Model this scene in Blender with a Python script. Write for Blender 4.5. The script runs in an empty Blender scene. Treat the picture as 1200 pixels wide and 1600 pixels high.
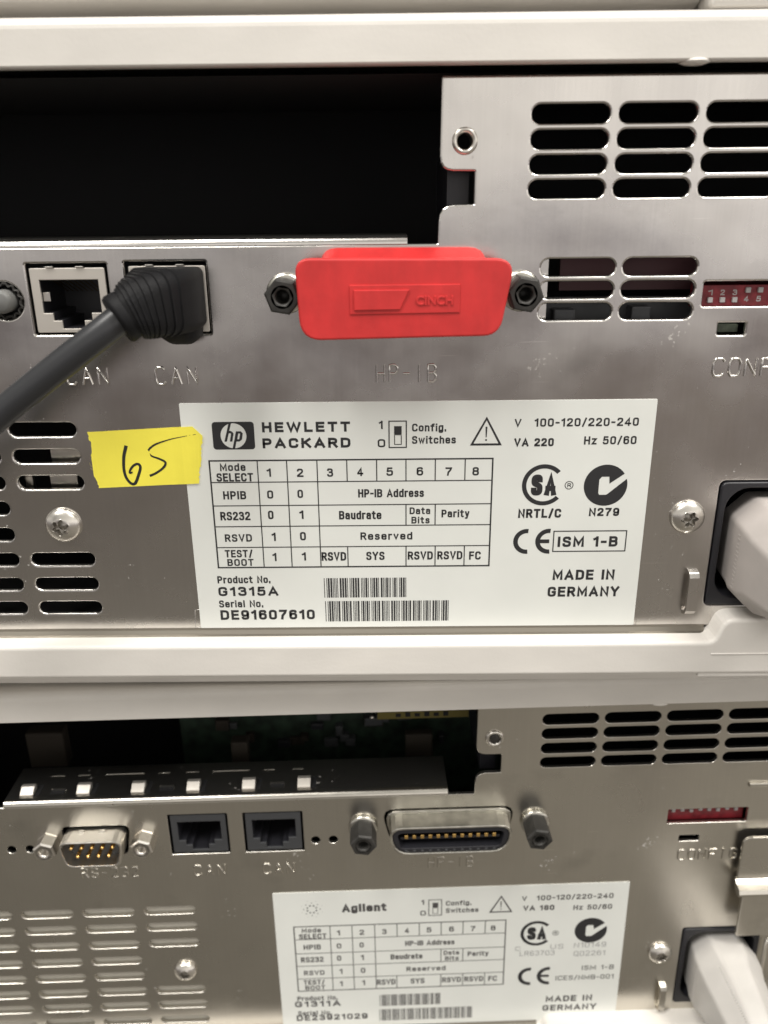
import bpy, math, random
from mathutils import Vector, Matrix
random.seed(7)
R = math.radians
S = 0.001                                   # everything below is written in millimetres
scene = bpy.context.scene
COL = scene.collection

# ------------------------------------------------------------------ camera
cam = bpy.data.cameras.new("camera"); camo = bpy.data.objects.new("camera", cam); COL.objects.link(camo)
cam.sensor_fit = 'VERTICAL'; cam.sensor_height = 36.0; cam.lens = 1290 / 1600 * 36
cam.clip_start = 0.005; cam.clip_end = 50
p, y, r = R(20.633), R(-0.3755), R(-0.612)
fw = Vector((math.sin(y) * math.cos(p), math.cos(y) * math.cos(p), -math.sin(p)))
rt = Vector((math.cos(y), -math.sin(y), 0)); upv = rt.cross(fw)
c_, s_ = math.cos(r), math.sin(r)
ri = c_ * rt + s_ * upv; ui = -s_ * rt + c_ * upv
loc = Vector((-4.51, -169.58, 63.9)) * S
camo.matrix_world = Matrix(((ri.x, ui.x, -fw.x, loc.x), (ri.y, ui.y, -fw.y, loc.y), (ri.z, ui.z, -fw.z, loc.z), (0, 0, 0, 1)))
cam.dof.use_dof = True; cam.dof.focus_distance = 0.180; cam.dof.aperture_fstop = 29.0 / 1.9
scene.camera = camo

# ------------------------------------------------------------------ room light
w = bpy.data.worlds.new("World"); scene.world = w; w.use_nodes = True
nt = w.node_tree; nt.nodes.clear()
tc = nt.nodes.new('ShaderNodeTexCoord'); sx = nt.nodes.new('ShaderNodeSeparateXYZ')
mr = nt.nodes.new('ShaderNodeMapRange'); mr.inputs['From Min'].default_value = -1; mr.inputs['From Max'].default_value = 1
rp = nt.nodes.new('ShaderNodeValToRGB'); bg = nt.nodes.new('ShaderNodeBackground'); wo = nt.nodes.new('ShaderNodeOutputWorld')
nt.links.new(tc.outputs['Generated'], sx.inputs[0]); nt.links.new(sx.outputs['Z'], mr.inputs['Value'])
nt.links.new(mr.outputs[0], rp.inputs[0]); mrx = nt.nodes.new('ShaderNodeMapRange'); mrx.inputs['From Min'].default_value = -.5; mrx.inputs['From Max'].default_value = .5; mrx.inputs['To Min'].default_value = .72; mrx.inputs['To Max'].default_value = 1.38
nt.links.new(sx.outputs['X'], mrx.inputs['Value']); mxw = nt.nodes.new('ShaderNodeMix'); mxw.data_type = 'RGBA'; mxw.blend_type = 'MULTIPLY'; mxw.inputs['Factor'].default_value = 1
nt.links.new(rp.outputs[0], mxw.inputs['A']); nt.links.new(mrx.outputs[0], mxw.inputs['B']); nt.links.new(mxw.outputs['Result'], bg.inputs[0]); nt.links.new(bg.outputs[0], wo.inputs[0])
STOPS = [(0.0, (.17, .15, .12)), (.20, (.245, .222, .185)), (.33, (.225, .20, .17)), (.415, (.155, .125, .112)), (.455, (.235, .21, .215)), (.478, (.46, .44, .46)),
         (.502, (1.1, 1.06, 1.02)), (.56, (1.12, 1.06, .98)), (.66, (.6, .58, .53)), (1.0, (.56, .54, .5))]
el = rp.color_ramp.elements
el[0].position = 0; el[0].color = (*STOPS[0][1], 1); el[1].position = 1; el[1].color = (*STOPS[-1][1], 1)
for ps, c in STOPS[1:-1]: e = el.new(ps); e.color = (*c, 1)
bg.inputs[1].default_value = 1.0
for nm, x, yy, z, e in (('ceiling_lamp', -0.75, -0.75, 1.75, 34), ('ceiling_lamp', 0.85, -0.62, 1.75, 30)):
    ld = bpy.data.lights.new(nm, 'AREA'); ld.shape = 'RECTANGLE'; ld.size = 0.35; ld.size_y = 1.2; ld.energy = e; ld.color = (1, .97, .92)
    lo = bpy.data.objects.new(nm, ld); COL.objects.link(lo); lo.location = (x, yy, z)
    lo.rotation_euler = (Vector((0, 0, 0)) - Vector((x, yy, z))).to_track_quat('-Z', 'Y').to_euler()
scene.view_settings.view_transform = 'Standard'; scene.view_settings.look = 'None'
scene.view_settings.exposure = 0; scene.view_settings.gamma = 1

# ------------------------------------------------------------------ materials
def mat(name, col, rough=.5, metal=0., bump=None, sss=0, spec=None, var=None, coat=0):
    m = bpy.data.materials.new(name); m.use_nodes = True; t = m.node_tree; b = t.nodes['Principled BSDF']
    b.inputs['Base Color'].default_value = (*col, 1); b.inputs['Roughness'].default_value = rough; b.inputs['Metallic'].default_value = metal
    if spec is not None: b.inputs['Specular IOR Level'].default_value = spec
    if coat: b.inputs['Coat Weight'].default_value = coat; b.inputs['Coat Roughness'].default_value = .15
    if sss:
        b.inputs['Subsurface Weight'].default_value = sss; b.inputs['Subsurface Radius'].default_value = (.004, .001, .001); b.inputs['Subsurface Scale'].default_value = 1
    tcn = t.nodes.new('ShaderNodeTexCoord')
    def noise(sc, detail=3, vec=(1, 1, 1)):
        mp = t.nodes.new('ShaderNodeMapping'); mp.inputs['Scale'].default_value = vec
        n = t.nodes.new('ShaderNodeTexNoise'); n.inputs['Scale'].default_value = sc; n.inputs['Detail'].default_value = detail
        t.links.new(tcn.outputs['Object'], mp.inputs[0]); t.links.new(mp.outputs[0], n.inputs['Vector']); return n
    last = None
    for (sc, vec, strength, dist) in (bump or []):
        n = noise(sc, 3, vec); bp = t.nodes.new('ShaderNodeBump'); bp.inputs['Strength'].default_value = strength; bp.inputs['Distance'].default_value = dist
        t.links.new(n.outputs['Fac'], bp.inputs['Height'])
        if last: t.links.new(last.outputs[0], bp.inputs['Normal'])
        last = bp
    if last: t.links.new(last.outputs[0], b.inputs['Normal'])
    if var:                                                     # (scale, vec, low, high) multiplies the base colour
        sc, vec, lo_, hi_ = var
        n = noise(sc, 5, vec); m2 = t.nodes.new('ShaderNodeMapRange'); m2.inputs['From Min'].default_value = .3; m2.inputs['From Max'].default_value = .7
        m2.inputs['To Min'].default_value = lo_; m2.inputs['To Max'].default_value = hi_
        mx = t.nodes.new('ShaderNodeMix'); mx.data_type = 'RGBA'; mx.blend_type = 'MULTIPLY'; mx.inputs['Factor'].default_value = 1
        mx.inputs['A'].default_value = (*col, 1); t.links.new(n.outputs['Fac'], m2.inputs['Value']); t.links.new(m2.outputs[0], mx.inputs['B'])
        t.links.new(mx.outputs['Result'], b.inputs['Base Color'])
    m['_tc'] = 1
    return m

def steel_mat(name, col, r0, r1):
    m = bpy.data.materials.new(name); m.use_nodes = True; t = m.node_tree; t.nodes.clear(); N = t.nodes.new; Lk = t.links.new
    out = N('ShaderNodeOutputMaterial'); g = N('ShaderNodeBsdfAnisotropic'); g.distribution = 'BECKMANN'; d = N('ShaderNodeBsdfDiffuse'); mixs = N('ShaderNodeMixShader')
    g.inputs['Color'].default_value = (*col, 1); d.inputs['Color'].default_value = (.55, .53, .5, 1)
    tcn = N('ShaderNodeTexCoord')
    def noise(sc, det, vec=(1, 1, 1)):
        mp = N('ShaderNodeMapping'); mp.inputs['Scale'].default_value = vec; n = N('ShaderNodeTexNoise'); n.inputs['Scale'].default_value = sc; n.inputs['Detail'].default_value = det
        Lk(tcn.outputs['Object'], mp.inputs[0]); Lk(mp.outputs[0], n.inputs['Vector']); return n
    def rng(src, a, b, c, e):
        q = N('ShaderNodeMapRange'); q.inputs['From Min'].default_value = a; q.inputs['From Max'].default_value = b; q.inputs['To Min'].default_value = c; q.inputs['To Max'].default_value = e; Lk(src, q.inputs['Value']); return q.outputs[0]
    last = None
    for sc, det, vec, st, ds in ((1, 3, (2600, 2600, 60), .10, .00002), (15, 2, (1, 1, 1), 1.0, .0017), (60, 2, (1, 1, 1), .6, .00012), (420, 4, (1, 1, 1), .25, .00002)):
        bp = N('ShaderNodeBump'); bp.inputs['Strength'].default_value = st; bp.inputs['Distance'].default_value = ds; Lk(noise(sc, det, vec).outputs['Fac'], bp.inputs['Height'])
        if last: Lk(last, bp.inputs['Normal'])
        last = bp.outputs[0]
    Lk(last, g.inputs['Normal'])
    Lk(rng(noise(55, 6).outputs['Fac'], .3, .7, r0, r1), g.inputs['Roughness'])
    # tarnish: slow change of the metal's own colour, with fine streaks along the grain
    mx = N('ShaderNodeMix'); mx.data_type = 'RGBA'; mx.blend_type = 'MULTIPLY'; mx.inputs['Factor'].default_value = 1; mx.inputs['A'].default_value = (*col, 1)
    mm = N('ShaderNodeMath'); mm.operation = 'MULTIPLY'; Lk(rng(noise(26, 5).outputs['Fac'], .3, .7, .84, 1.0), mm.inputs[0]); Lk(rng(noise(1, 3, (1800, 1800, 60)).outputs['Fac'], .3, .7, .975, 1.01), mm.inputs[1])
    st = N('ShaderNodeMath'); st.operation = 'MULTIPLY'; Lk(mm.outputs[0], st.inputs[0]); Lk(rng(noise(48, 6, (1, 1, 1.6)).outputs['Fac'], .60, .74, 1.0, .86), st.inputs[1])
    sc = N('ShaderNodeMath'); sc.operation = 'MULTIPLY'; Lk(st.outputs[0], sc.inputs[0]); Lk(rng(noise(1, 2, (60, 60, 1500)).outputs['Fac'], .72, .80, 1.0, 1.25), sc.inputs[1]); mm = sc
    Lk(mm.outputs[0], mx.inputs['B']); Lk(mx.outputs['Result'], g.inputs['Color'])
    # sparse pale specks of dust, and clusters of small scuffs
    ad = N('ShaderNodeMath'); ad.operation = 'MULTIPLY_ADD'; ad.inputs[1].default_value = .75; Lk(noise(60, 2).outputs['Fac'], ad.inputs[0]); Lk(noise(1100, 2).outputs['Fac'], ad.inputs[2])
    Lk(rng(ad.outputs[0], 1.17, 1.25, 0.03, .75), mixs.inputs[0]); Lk(g.outputs[0], mixs.inputs[1]); Lk(d.outputs[0], mixs.inputs[2]); Lk(mixs.outputs[0], out.inputs[0])
    return m

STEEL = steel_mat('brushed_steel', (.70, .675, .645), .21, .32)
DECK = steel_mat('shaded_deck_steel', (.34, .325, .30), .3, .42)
FLANGE = mat('flange_metal', (.25, .23, .195), .5, .9, bump=[(200, (1, 1, 1), .4, .00006)])
STEEL2 = steel_mat('warm_brushed_steel', (.68, .65, .59), .25, .36)
BRIGHT = mat('bright_metal', (.72, .69, .64), .3, 1, bump=[(900, (1, 1, 1), .3, .00003)])
SOCKET = mat('shaded_socket_metal', (.34, .32, .29), .35, 1)  # screw metal darkened: the shade inside the star recess is put into the colour
COREGREY = mat('core_plastic', (.15, .15, .145), .45)
SHIELD = mat('jack_shield', (.74, .70, .64), .42, .8, bump=[(300, (1, 1, 1), .4, .00005)])
ZINC = mat('zinc_metal', (.66, .64, .58), .3, 1, bump=[(500, (1, 1, 1), .4, .00005)], var=(300, (1, 1, 1), .7, 1.05))
DARKMETAL = mat('dark_metal', (.045, .043, .04), .45, .35, bump=[(400, (1, 1, 1), .4, .00006)], var=(250, (1, 1, 1), .6, 1.3))
BEIGE = mat('beige_plastic', (.765, .735, .69), .5, bump=[(1500, (1, 1, 1), .4, .00006), (60, (1, 1, 1), .6, .00016)], var=(90, (.5, 1, 1), .91, 1.03))
RED = mat('red_plastic', (.60, .030, .030), .48, sss=.03, bump=[(700, (1, 1, 1), .4, .00007), (120, (1, 1, 1), .6, .00016)], var=(260, (1, 1, .5), .88, 1.12))
LABEL = mat('label_film', (.775, .79, .755), .42, bump=[(90, (1, 1, 1), .4, .00006)], var=(60, (1, 1, 1), .955, 1.01), coat=.15)
INK = mat('black_ink', (.022, .022, .024), .5)
GREYINK = mat('worn_ink', (.06, .057, .057), .6, var=(1500, (1, 1, 1), .6, 1.8))
INKGREY = mat('grey_ink', (.30, .30, .30), .6)
TAPE = mat('yellow_tape', (.96, .85, .09), .6, bump=[(700, (1, 1, 1), .4, .00008), (1, (60, 60, 1500), .3, .00003)], var=(80, (1, 1, 1), .93, 1.04))
MARKER = mat('marker_ink', (.02, .022, .02), .45)
RUBBER = mat('black_rubber', (.011, .011, .012), .55, spec=.15, bump=[(900, (1, 1, 1), .3, .00006)], var=(200, (1, 1, 1), .8, 1.3))
CABLE = mat('cable_jacket', (.028, .029, .032), .36, bump=[(500, (1, 1, 1), .15, .00004)])
BLACK = mat('black_plastic', (.016, .016, .02), .4, bump=[(900, (1, 1, 1), .2, .00004)])
GREYBLACK = mat('charcoal_plastic', (.05, .052, .056), .45, bump=[(900, (1, 1, 1), .2, .00004)])
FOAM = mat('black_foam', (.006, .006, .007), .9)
GREYCORD = mat('grey_plastic', (.44, .405, .385), .42, bump=[(900, (1, 1, 1), .25, .00005), (150, (1, 1, 1), .3, .0001)], var=(120, (1, 1, 1), .93, 1.04))
PALECORD = mat('pale_grey_plastic', (.53, .51, .485), .34, bump=[(900, (1, 1, 1), .25, .00005)], var=(120, (1, 1, 1), .93, 1.04))
SWRED = mat('switch_red', (.22, .017, .026), .5, var=(600, (1, 1, 1), .6, 1.3))
WHITEP = mat('white_plastic', (.42, .40, .40), .5)
MAROON = mat('maroon_board', (.05, .014, .018), .6)
GREEN = mat('green_board', (.09, .11, .08), .6, var=(800, (1, 1, 1), .6, 1.4))
GOLD = mat('gold_contact', (.95, .62, .22), .25, 1)
YELLOWL = mat('yellow_label', (.10, .08, .008), .6)
BROWNP = mat('brown_plastic', (.016, .011, .006), .8)

# ------------------------------------------------------------------ mesh helpers (millimetres in, metres out)
class MB:
    def __init__(s): s.v = []; s.f = []; s.sm = []
    def add(s, v, f, smooth=False):
        o = len(s.v); s.v += [tuple(q) for q in v]; s.f += [tuple(i + o for i in q) for q in f]; s.sm += [smooth] * len(f); return s
    def build(s, name, m, parent=None, label=None, kind=None, center=True):
        c = (0, 0, 0)
        if center and s.v:
            c = [(min(q[i] for q in s.v) + max(q[i] for q in s.v)) / 2 for i in range(3)]
        me = bpy.data.meshes.new(name); me.from_pydata([((a - c[0]) * S, (b - c[1]) * S, (d - c[2]) * S) for a, b, d in s.v], [], s.f)
        me.polygons.foreach_set('use_smooth', s.sm); me.materials.append(m); me.update()
        o = bpy.data.objects.new(name, me); COL.objects.link(o); o.location = [q * S for q in c]
        if parent: o.parent = parent
        if parent and parent.type == 'MESH': o.location = Vector(o.location) - Vector(parent.location)
        if label: o['label'] = label
        if kind: o['kind'] = kind
        return o

def curve_mesh(splines, extrude, bevel, res=2):
    cu = bpy.data.curves.new('tmp', 'CURVE'); cu.dimensions = '2D'; cu.fill_mode = 'BOTH'; cu.extrude = extrude; cu.bevel_depth = bevel; cu.bevel_resolution = res; cu.offset = -bevel
    for pts in splines:
        sp = cu.splines.new('POLY'); sp.points.add(len(pts) - 1); sp.use_cyclic_u = True
        for q, (a, b) in zip(sp.points, pts): q.co = (a, b, 0, 1)
    o = bpy.data.objects.new('tmp', cu); COL.objects.link(o); dg = bpy.context.evaluated_depsgraph_get(); dg.update()
    me = bpy.data.meshes.new_from_object(o.evaluated_get(dg)); v = [tuple(q.co) for q in me.vertices]; f = [tuple(q.vertices) for q in me.polygons]
    bpy.data.objects.remove(o); bpy.data.curves.remove(cu); bpy.data.meshes.remove(me); return v, f

def plate(mb, outer, holes=(), y0=0., y1=1., bevel=.25, res=2):
    """a sheet outlined in x,z, its front face at y0 and its back at y1, rounded edges"""
    t = y1 - y0; b = min(bevel, t / 2 - 1e-4)
    v, f = curve_mesh([outer] + list(holes), t / 2 - b, b, res)
    ym = (y0 + y1) / 2
    return mb.add([(a, ym - d, c) for a, c, d in v], f)

def rrect(x0, z0, x1, z1, r, n=5):
    r = min(r, abs(x1 - x0) / 2 - 1e-3, abs(z1 - z0) / 2 - 1e-3); o = []
    for cx, cz, a0 in ((x1 - r, z1 - r, 0), (x0 + r, z1 - r, 90), (x0 + r, z0 + r, 180), (x1 - r, z0 + r, 270)):
        for k in range(n + 1):
            a = R(a0 + 90 * k / n); o.append((cx + r * math.cos(a), cz + r * math.sin(a)))
    return o
def circle(cx, cz, r, n=24, a0=0, sz=1): return [(cx + r * math.cos(R(a0) + 2 * math.pi * k / n), cz + sz * r * math.sin(R(a0) + 2 * math.pi * k / n)) for k in range(n)]
def roundpoly(pts, rad, n=4):
    """round the corners of a polygon; rad is one radius or one per corner"""
    o = []; N = len(pts)
    for i, q in enumerate(pts):
        r = rad[i] if isinstance(rad, (list, tuple)) else rad
        P, Q, T = Vector(pts[i - 1]), Vector(q), Vector(pts[(i + 1) % N])
        if r <= 0: o.append(tuple(Q)); continue
        a = (P - Q).normalized(); b = (T - Q).normalized(); ang = a.angle(b); d = min(r / math.tan(ang / 2), (P - Q).length * .49, (T - Q).length * .49)
        A, B = Q + a * d, Q + b * d
        for k in range(n + 1):
            u = k / n; o.append(tuple(A * (1 - u) ** 2 + Q * 2 * u * (1 - u) + B * u * u))
    return o
def box(mb, x0, x1, y0, y1, z0, z1, bevel=0.0):
    if bevel > 0: return plate(mb, rrect(x0, z0, x1, z1, bevel, 3), (), y0, y1, bevel, 1)
    v = [(a, b, c) for a in (x0, x1) for b in (y0, y1) for c in (z0, z1)]
    return mb.add(v, [(0, 1, 3, 2), (4, 6, 7, 5), (0, 4, 5, 1), (2, 3, 7, 6), (0, 2, 6, 4), (1, 5, 7, 3)])
def lathe(mb, cx, cz, prof, n=28, smooth=True, shape=None):
    """turn (radius, y) about the axis along y through cx, cz"""
    v = []; f = []
    for (rr, yy) in prof:
        for k in range(n):
            a = 2 * math.pi * k / n; g = shape(a, rr, yy) if shape else rr
            v.append((cx + g * math.cos(a), yy, cz + g * math.sin(a)))
    for i in range(len(prof) - 1):
        for k in range(n):
            f.append((i * n + k, i * n + (k + 1) % n, (i + 1) * n + (k + 1) % n, (i + 1) * n + k))
    return mb.add(v, f, smooth)
def xprofile(mb, prof, x0, x1, closed=True, smooth=False):
    """(y, z) outline swept along x"""
    n = len(prof); v = [(x0, a, b) for a, b in prof] + [(x1, a, b) for a, b in prof]
    f = [(i, (i + 1) % n, n + (i + 1) % n, n + i) for i in range(n if closed else n - 1)]
    mb.add(v, f, smooth)
    if closed: mb.add(v, [tuple(range(n)), tuple(range(2 * n - 1, n - 1, -1))])
    return mb
def tube(mb, pts, rad, n=16, flat=1.0, caps=True, smooth=True):
    pts = [Vector(q) for q in pts]; v = []; f = []; up0 = Vector((0, -1, 0)); prev = None
    for i, q in enumerate(pts):
        t = (pts[min(i + 1, len(pts) - 1)] - pts[max(i - 1, 0)]).normalized()
        if prev is None:
            s = t.cross(up0)
            if s.length < 1e-3: s = t.cross(Vector((0, 0, 1)))
        else:
            s = prev - t * prev.dot(t)
            if s.length < .35: s = t.cross(up0)
        s.normalize(); prev = s.copy(); u = s.cross(t); rr = rad[i] if isinstance(rad, (list, tuple)) else rad
        for k in range(n):
            a = 2 * math.pi * k / n; v.append(q + s * (rr * math.cos(a)) + u * (rr * flat * math.sin(a)))
    for i in range(len(pts) - 1):
        for k in range(n): f.append((i * n + k, i * n + (k + 1) % n, (i + 1) * n + (k + 1) % n, (i + 1) * n + k))
    mb.add(v, f, smooth)
    if caps: mb.add(v[:n], [tuple(range(n - 1, -1, -1))]); mb.add(v[-n:], [tuple(range(n))])
    return mb
def loft(mb, secs, smooth=True, caps=True):
    n = len(secs[0]); v = [q for s in secs for q in s]; f = []
    for i in range(len(secs) - 1):
        for k in range(n): f.append((i * n + k, i * n + (k + 1) % n, (i + 1) * n + (k + 1) % n, (i + 1) * n + k))
    mb.add(v, f, smooth)
    if caps: mb.add(secs[0], [tuple(range(n - 1, -1, -1))]); mb.add(secs[-1], [tuple(range(n))])
    return mb
def catmull(P, m=6):
    P = [Vector(q) for q in P]; Q = [P[0] * 2 - P[1]] + P + [P[-1] * 2 - P[-2]]; o = []
    for i in range(1, len(Q) - 2):
        for k in range(m):
            t = k / m; a, b, c, d = Q[i - 1:i + 3]
            o.append(.5 * ((2 * b) + (c - a) * t + (2 * a - 5 * b + 4 * c - d) * t * t + (3 * b - a - 3 * c + d) * t ** 3))
    o.append(P[-1]); return o
# a condensed sans drawn as centre lines: width, then strokes of (x, y, corner radius)
H_ = .72
GL = {'A': (.6, [[(0, 0), (.3, 1), (.6, 0)], [(.09, .28), (.51, .28)]]), 'B': (.5, [[(0, 0), (0, 1), (.48, 1, .2), (.48, .53, .2), (0, .53)], [(0, .53), (.5, .53, .22), (.5, 0, .22), (0, 0)]]),
 'C': (.5, [[(.5, .8), (.5, 1, .2), (0, 1, .24), (0, 0, .24), (.5, 0, .2), (.5, .2)]]), 'D': (.52, [[(0, 0), (0, 1), (.52, 1, .3), (.52, 0, .3), (0, 0)]]),
 'E': (.44, [[(.44, 1), (0, 1), (0, 0), (.44, 0)], [(0, .52), (.4, .52)]]), 'F': (.42, [[(.42, 1), (0, 1), (0, 0)], [(0, .52), (.38, .52)]]),
 'G': (.52, [[(.5, .82), (.5, 1, .18), (0, 1, .24), (0, 0, .24), (.52, 0, .24), (.52, .46), (.36, .46)]]), 'H': (.5, [[(0, 0), (0, 1)], [(.5, 0), (.5, 1)], [(0, .52), (.5, .52)]]),
 'I': (0, [[(0, 0), (0, 1)]]), 'K': (.52, [[(0, 0), (0, 1)], [(.5, 1), (0, .42)], [(.17, .6), (.52, 0)]]), 'L': (.42, [[(0, 1), (0, 0), (.42, 0)]]),
 'M': (.66, [[(0, 0), (0, 1), (.33, .2), (.66, 1), (.66, 0)]]), 'N': (.52, [[(0, 0), (0, 1), (.52, 0), (.52, 1)]]), 'O': (.52, [[(.26, 1), (.52, 1, .25), (.52, 0, .25), (0, 0, .25), (0, 1, .25), (.26, 1)]]),
 'P': (.48, [[(0, 0), (0, 1), (.48, 1, .24), (.48, .44, .24), (0, .44)]]), 'Q': (.52, [[(.26, 1), (.52, 1, .25), (.52, 0, .25), (0, 0, .25), (0, 1, .25), (.26, 1)], [(.3, .2), (.56, -.08)]]),
 'R': (.5, [[(0, 0), (0, 1), (.48, 1, .23), (.48, .48, .23), (0, .48)], [(.26, .48), (.5, 0)]]), 'S': (.48, [[(.46, .84), (.46, 1, .15), (.01, 1, .2), (.01, .6, .12), (.48, .44, .14), (.48, 0, .2), (0, 0, .16), (0, .17)]]),
 'T': (.5, [[(0, 1), (.5, 1)], [(.25, 1), (.25, 0)]]), 'U': (.5, [[(0, 1), (0, 0, .24), (.5, 0, .24), (.5, 1)]]), 'V': (.56, [[(0, 1), (.28, 0), (.56, 1)]]), 'W': (.84, [[(0, 1), (.2, 0), (.42, .95), (.64, 0), (.84, 1)]]),
 'Y': (.54, [[(0, 1), (.27, .45), (.54, 1)], [(.27, .45), (.27, 0)]]), 
 '0': (.46, [[(.23, 1), (.46, 1, .22), (.46, 0, .22), (0, 0, .22), (0, 1, .22), (.23, 1)]]), '1': (.24, [[(.22, 1), (.22, 0)], [(0, .8), (.2, .93)]]), '2': (.46, [[(.01, .82), (.01, 1, .17), (.45, 1, .2), (.45, .6, .15), (0, .1), (0, 0), (.48, 0)]]),
 '3': (.46, [[(.01, .87), (.01, 1, .13), (.44, 1, .2), (.44, .55, .18), (.2, .55)], [(.2, .55), (.47, .55, .2), (.47, 0, .2), (0, 0, .16), (0, .16)]]), '4': (.5, [[(.36, 0), (.36, 1), (0, .32), (0, .25), (.52, .25)]]),
 '5': (.46, [[(.4, 1), (.06, 1), (.03, .56), (.46, .64, .18), (.46, 0, .22), (0, 0, .16), (0, .16)]]), '6': (.46, [[(.43, .88), (.43, 1, .13), (0, 1, .24), (0, 0, .22), (.46, 0, .22), (.46, .6, .2), (.04, .6, .15), (.03, .42)]]),
 '7': (.46, [[(0, 1), (.46, 1), (.4, .75), (.2, .4), (.15, 0)]]), '8': (.46, [[(.23, 1), (.44, 1, .18), (.44, .54, .18), (.02, .54, .18), (.02, 1, .18), (.23, 1)], [(.23, .54), (.46, .54, .2), (.46, 0, .22), (0, 0, .22), (0, .54, .2), (.23, .54)]]),
 '9': (.46, [[(.03, .12), (.03, 0, .13), (.46, 0, .24), (.46, 1, .22), (0, 1, .22), (0, .4, .2), (.42, .4, .15), (.43, .58)]]),
 'a': (.42, [[(.02, .62), (.02, H_, .1), (.4, H_, .16), (.4, 0)], [(.4, .42), (0, .42, .16), (0, 0, .16), (.4, 0, .16), (.4, .2)]]), 'c': (.4, [[(.4, .58), (.4, H_, .14), (0, H_, .18), (0, 0, .18), (.4, 0, .14), (.4, .14)]]),
 'd': (.42, [[(.42, 0), (.42, 1)], [(.42, .2), (.42, 0, .18), (0, 0, .18), (0, H_, .18), (.42, H_, .18), (.42, .5)]]), 'e': (.42, [[(0, .38), (.42, .38), (.42, H_, .18), (0, H_, .18), (0, 0, .18), (.41, 0, .12), (.41, .1)]]),
 'f': (.28, [[(.1, 0), (.1, 1, .15), (.3, 1)], [(-.04, H_), (.27, H_)]]), 'g': (.42, [[(.42, .2), (.42, 0, .18), (0, 0, .18), (0, H_, .18), (.42, H_, .18), (.42, .5)], [(.42, H_), (.42, -.26, .18), (0, -.26, .18), (0, -.1)]]),
 'h': (.4, [[(0, 0), (0, 1)], [(0, .5), (0, H_, .18), (.4, H_, .18), (.4, 0)]]), 'i': (0, [[(0, 0), (0, .66)], [(0, .98), (0, 1.0)]]), 'l': (0, [[(0, 0), (0, 1)]]),
 'n': (.4, [[(0, 0), (0, H_)], [(0, .5), (0, H_, .18), (.4, H_, .18), (.4, 0)]]), 'o': (.42, [[(.21, H_), (.42, H_, .18), (.42, 0, .18), (0, 0, .18), (0, H_, .18), (.21, H_)]]), 'r': (.24, [[(0, 0), (0, H_)], [(0, .45), (0, H_, .2), (.26, H_)]]),
 's': (.38, [[(.36, .62), (.36, H_, .1), (.01, H_, .15), (.01, .43, .1), (.38, .32, .1), (.38, 0, .15), (0, 0, .1), (0, .1)]]), 't': (.28, [[(.1, .95), (.1, 0, .15), (.28, 0)], [(-.04, H_), (.27, H_)]]), 'u': (.4, [[(0, H_), (0, 0, .18), (.4, 0, .18), (.4, .2)], [(.4, 0), (.4, H_)]]),
 'v': (.4, [[(0, H_), (.2, 0), (.4, H_)]]), 'w': (.62, [[(0, H_), (.15, 0), (.31, .66), (.47, 0), (.62, H_)]]), 'y': (.4, [[(0, H_), (.21, .02)], [(.4, H_), (.16, -.26), (.02, -.26)]]), 'z': (.38, [[(0, H_), (.38, H_), (0, 0), (.38, 0)]]),
 '.': (0, [[(0, -.06), (0, .1)]]), '-': (.26, [[(0, .45), (.26, .45)]]), '/': (.3, [[(0, -.08), (.3, 1.05)]]), ' ': (.16, [])}
def rpath(st):
    o = []
    for i, q in enumerate(st):
        r = q[2] if len(q) > 2 else 0; Q = Vector(q[:2])
        if r <= 0 or i in (0, len(st) - 1): o.append(Q); continue
        a = Vector(st[i - 1][:2]) - Q; b = Vector(st[i + 1][:2]) - Q; d = min(r, a.length * (.5 if i > 1 and len(st[i - 1]) > 2 else 1), b.length * (.5 if i < len(st) - 2 and len(st[i + 1]) > 2 else 1))
        A, B = Q + a.normalized() * d, Q + b.normalized() * d
        for k in range(5):
            u = k / 4; o.append(A * (1 - u) ** 2 + Q * 2 * u * (1 - u) + B * u * u)
    r = [o[0]]
    for q in o[1:]:
        if (q - r[-1]).length > 1e-4: r.append(q)
    return r
def ribbon(mb, P, t, yf):
    n = len(P); closed = (P[0] - P[-1]).length < 1e-3
    if closed: P = P[:-1]; n -= 1
    v = []
    for i in range(n):
        a = (P[i] - P[i - 1]) if (closed or i > 0) else None; b = (P[(i + 1) % n] - P[i]) if (closed or i < n - 1) else None
        if a is None: a = b
        if b is None: b = a
        a = a.normalized(); b = b.normalized(); na = Vector((-a.y, a.x)); nb = Vector((-b.y, b.x)); m_ = na + nb
        if m_.length < .2: m_ = na
        m_.normalize(); L = min(1 / max(m_.dot(na), .3), 2.0) * t / 2
        for s in (1, -1): q = P[i] + m_ * L * s; v.append((q.x, yf, q.y))
    f = [(2 * i, 2 * i + 1, 2 * ((i + 1) % n) + 1, 2 * ((i + 1) % n)) for i in range(n if closed else n - 1)]
    mb.add(v, f)
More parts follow.
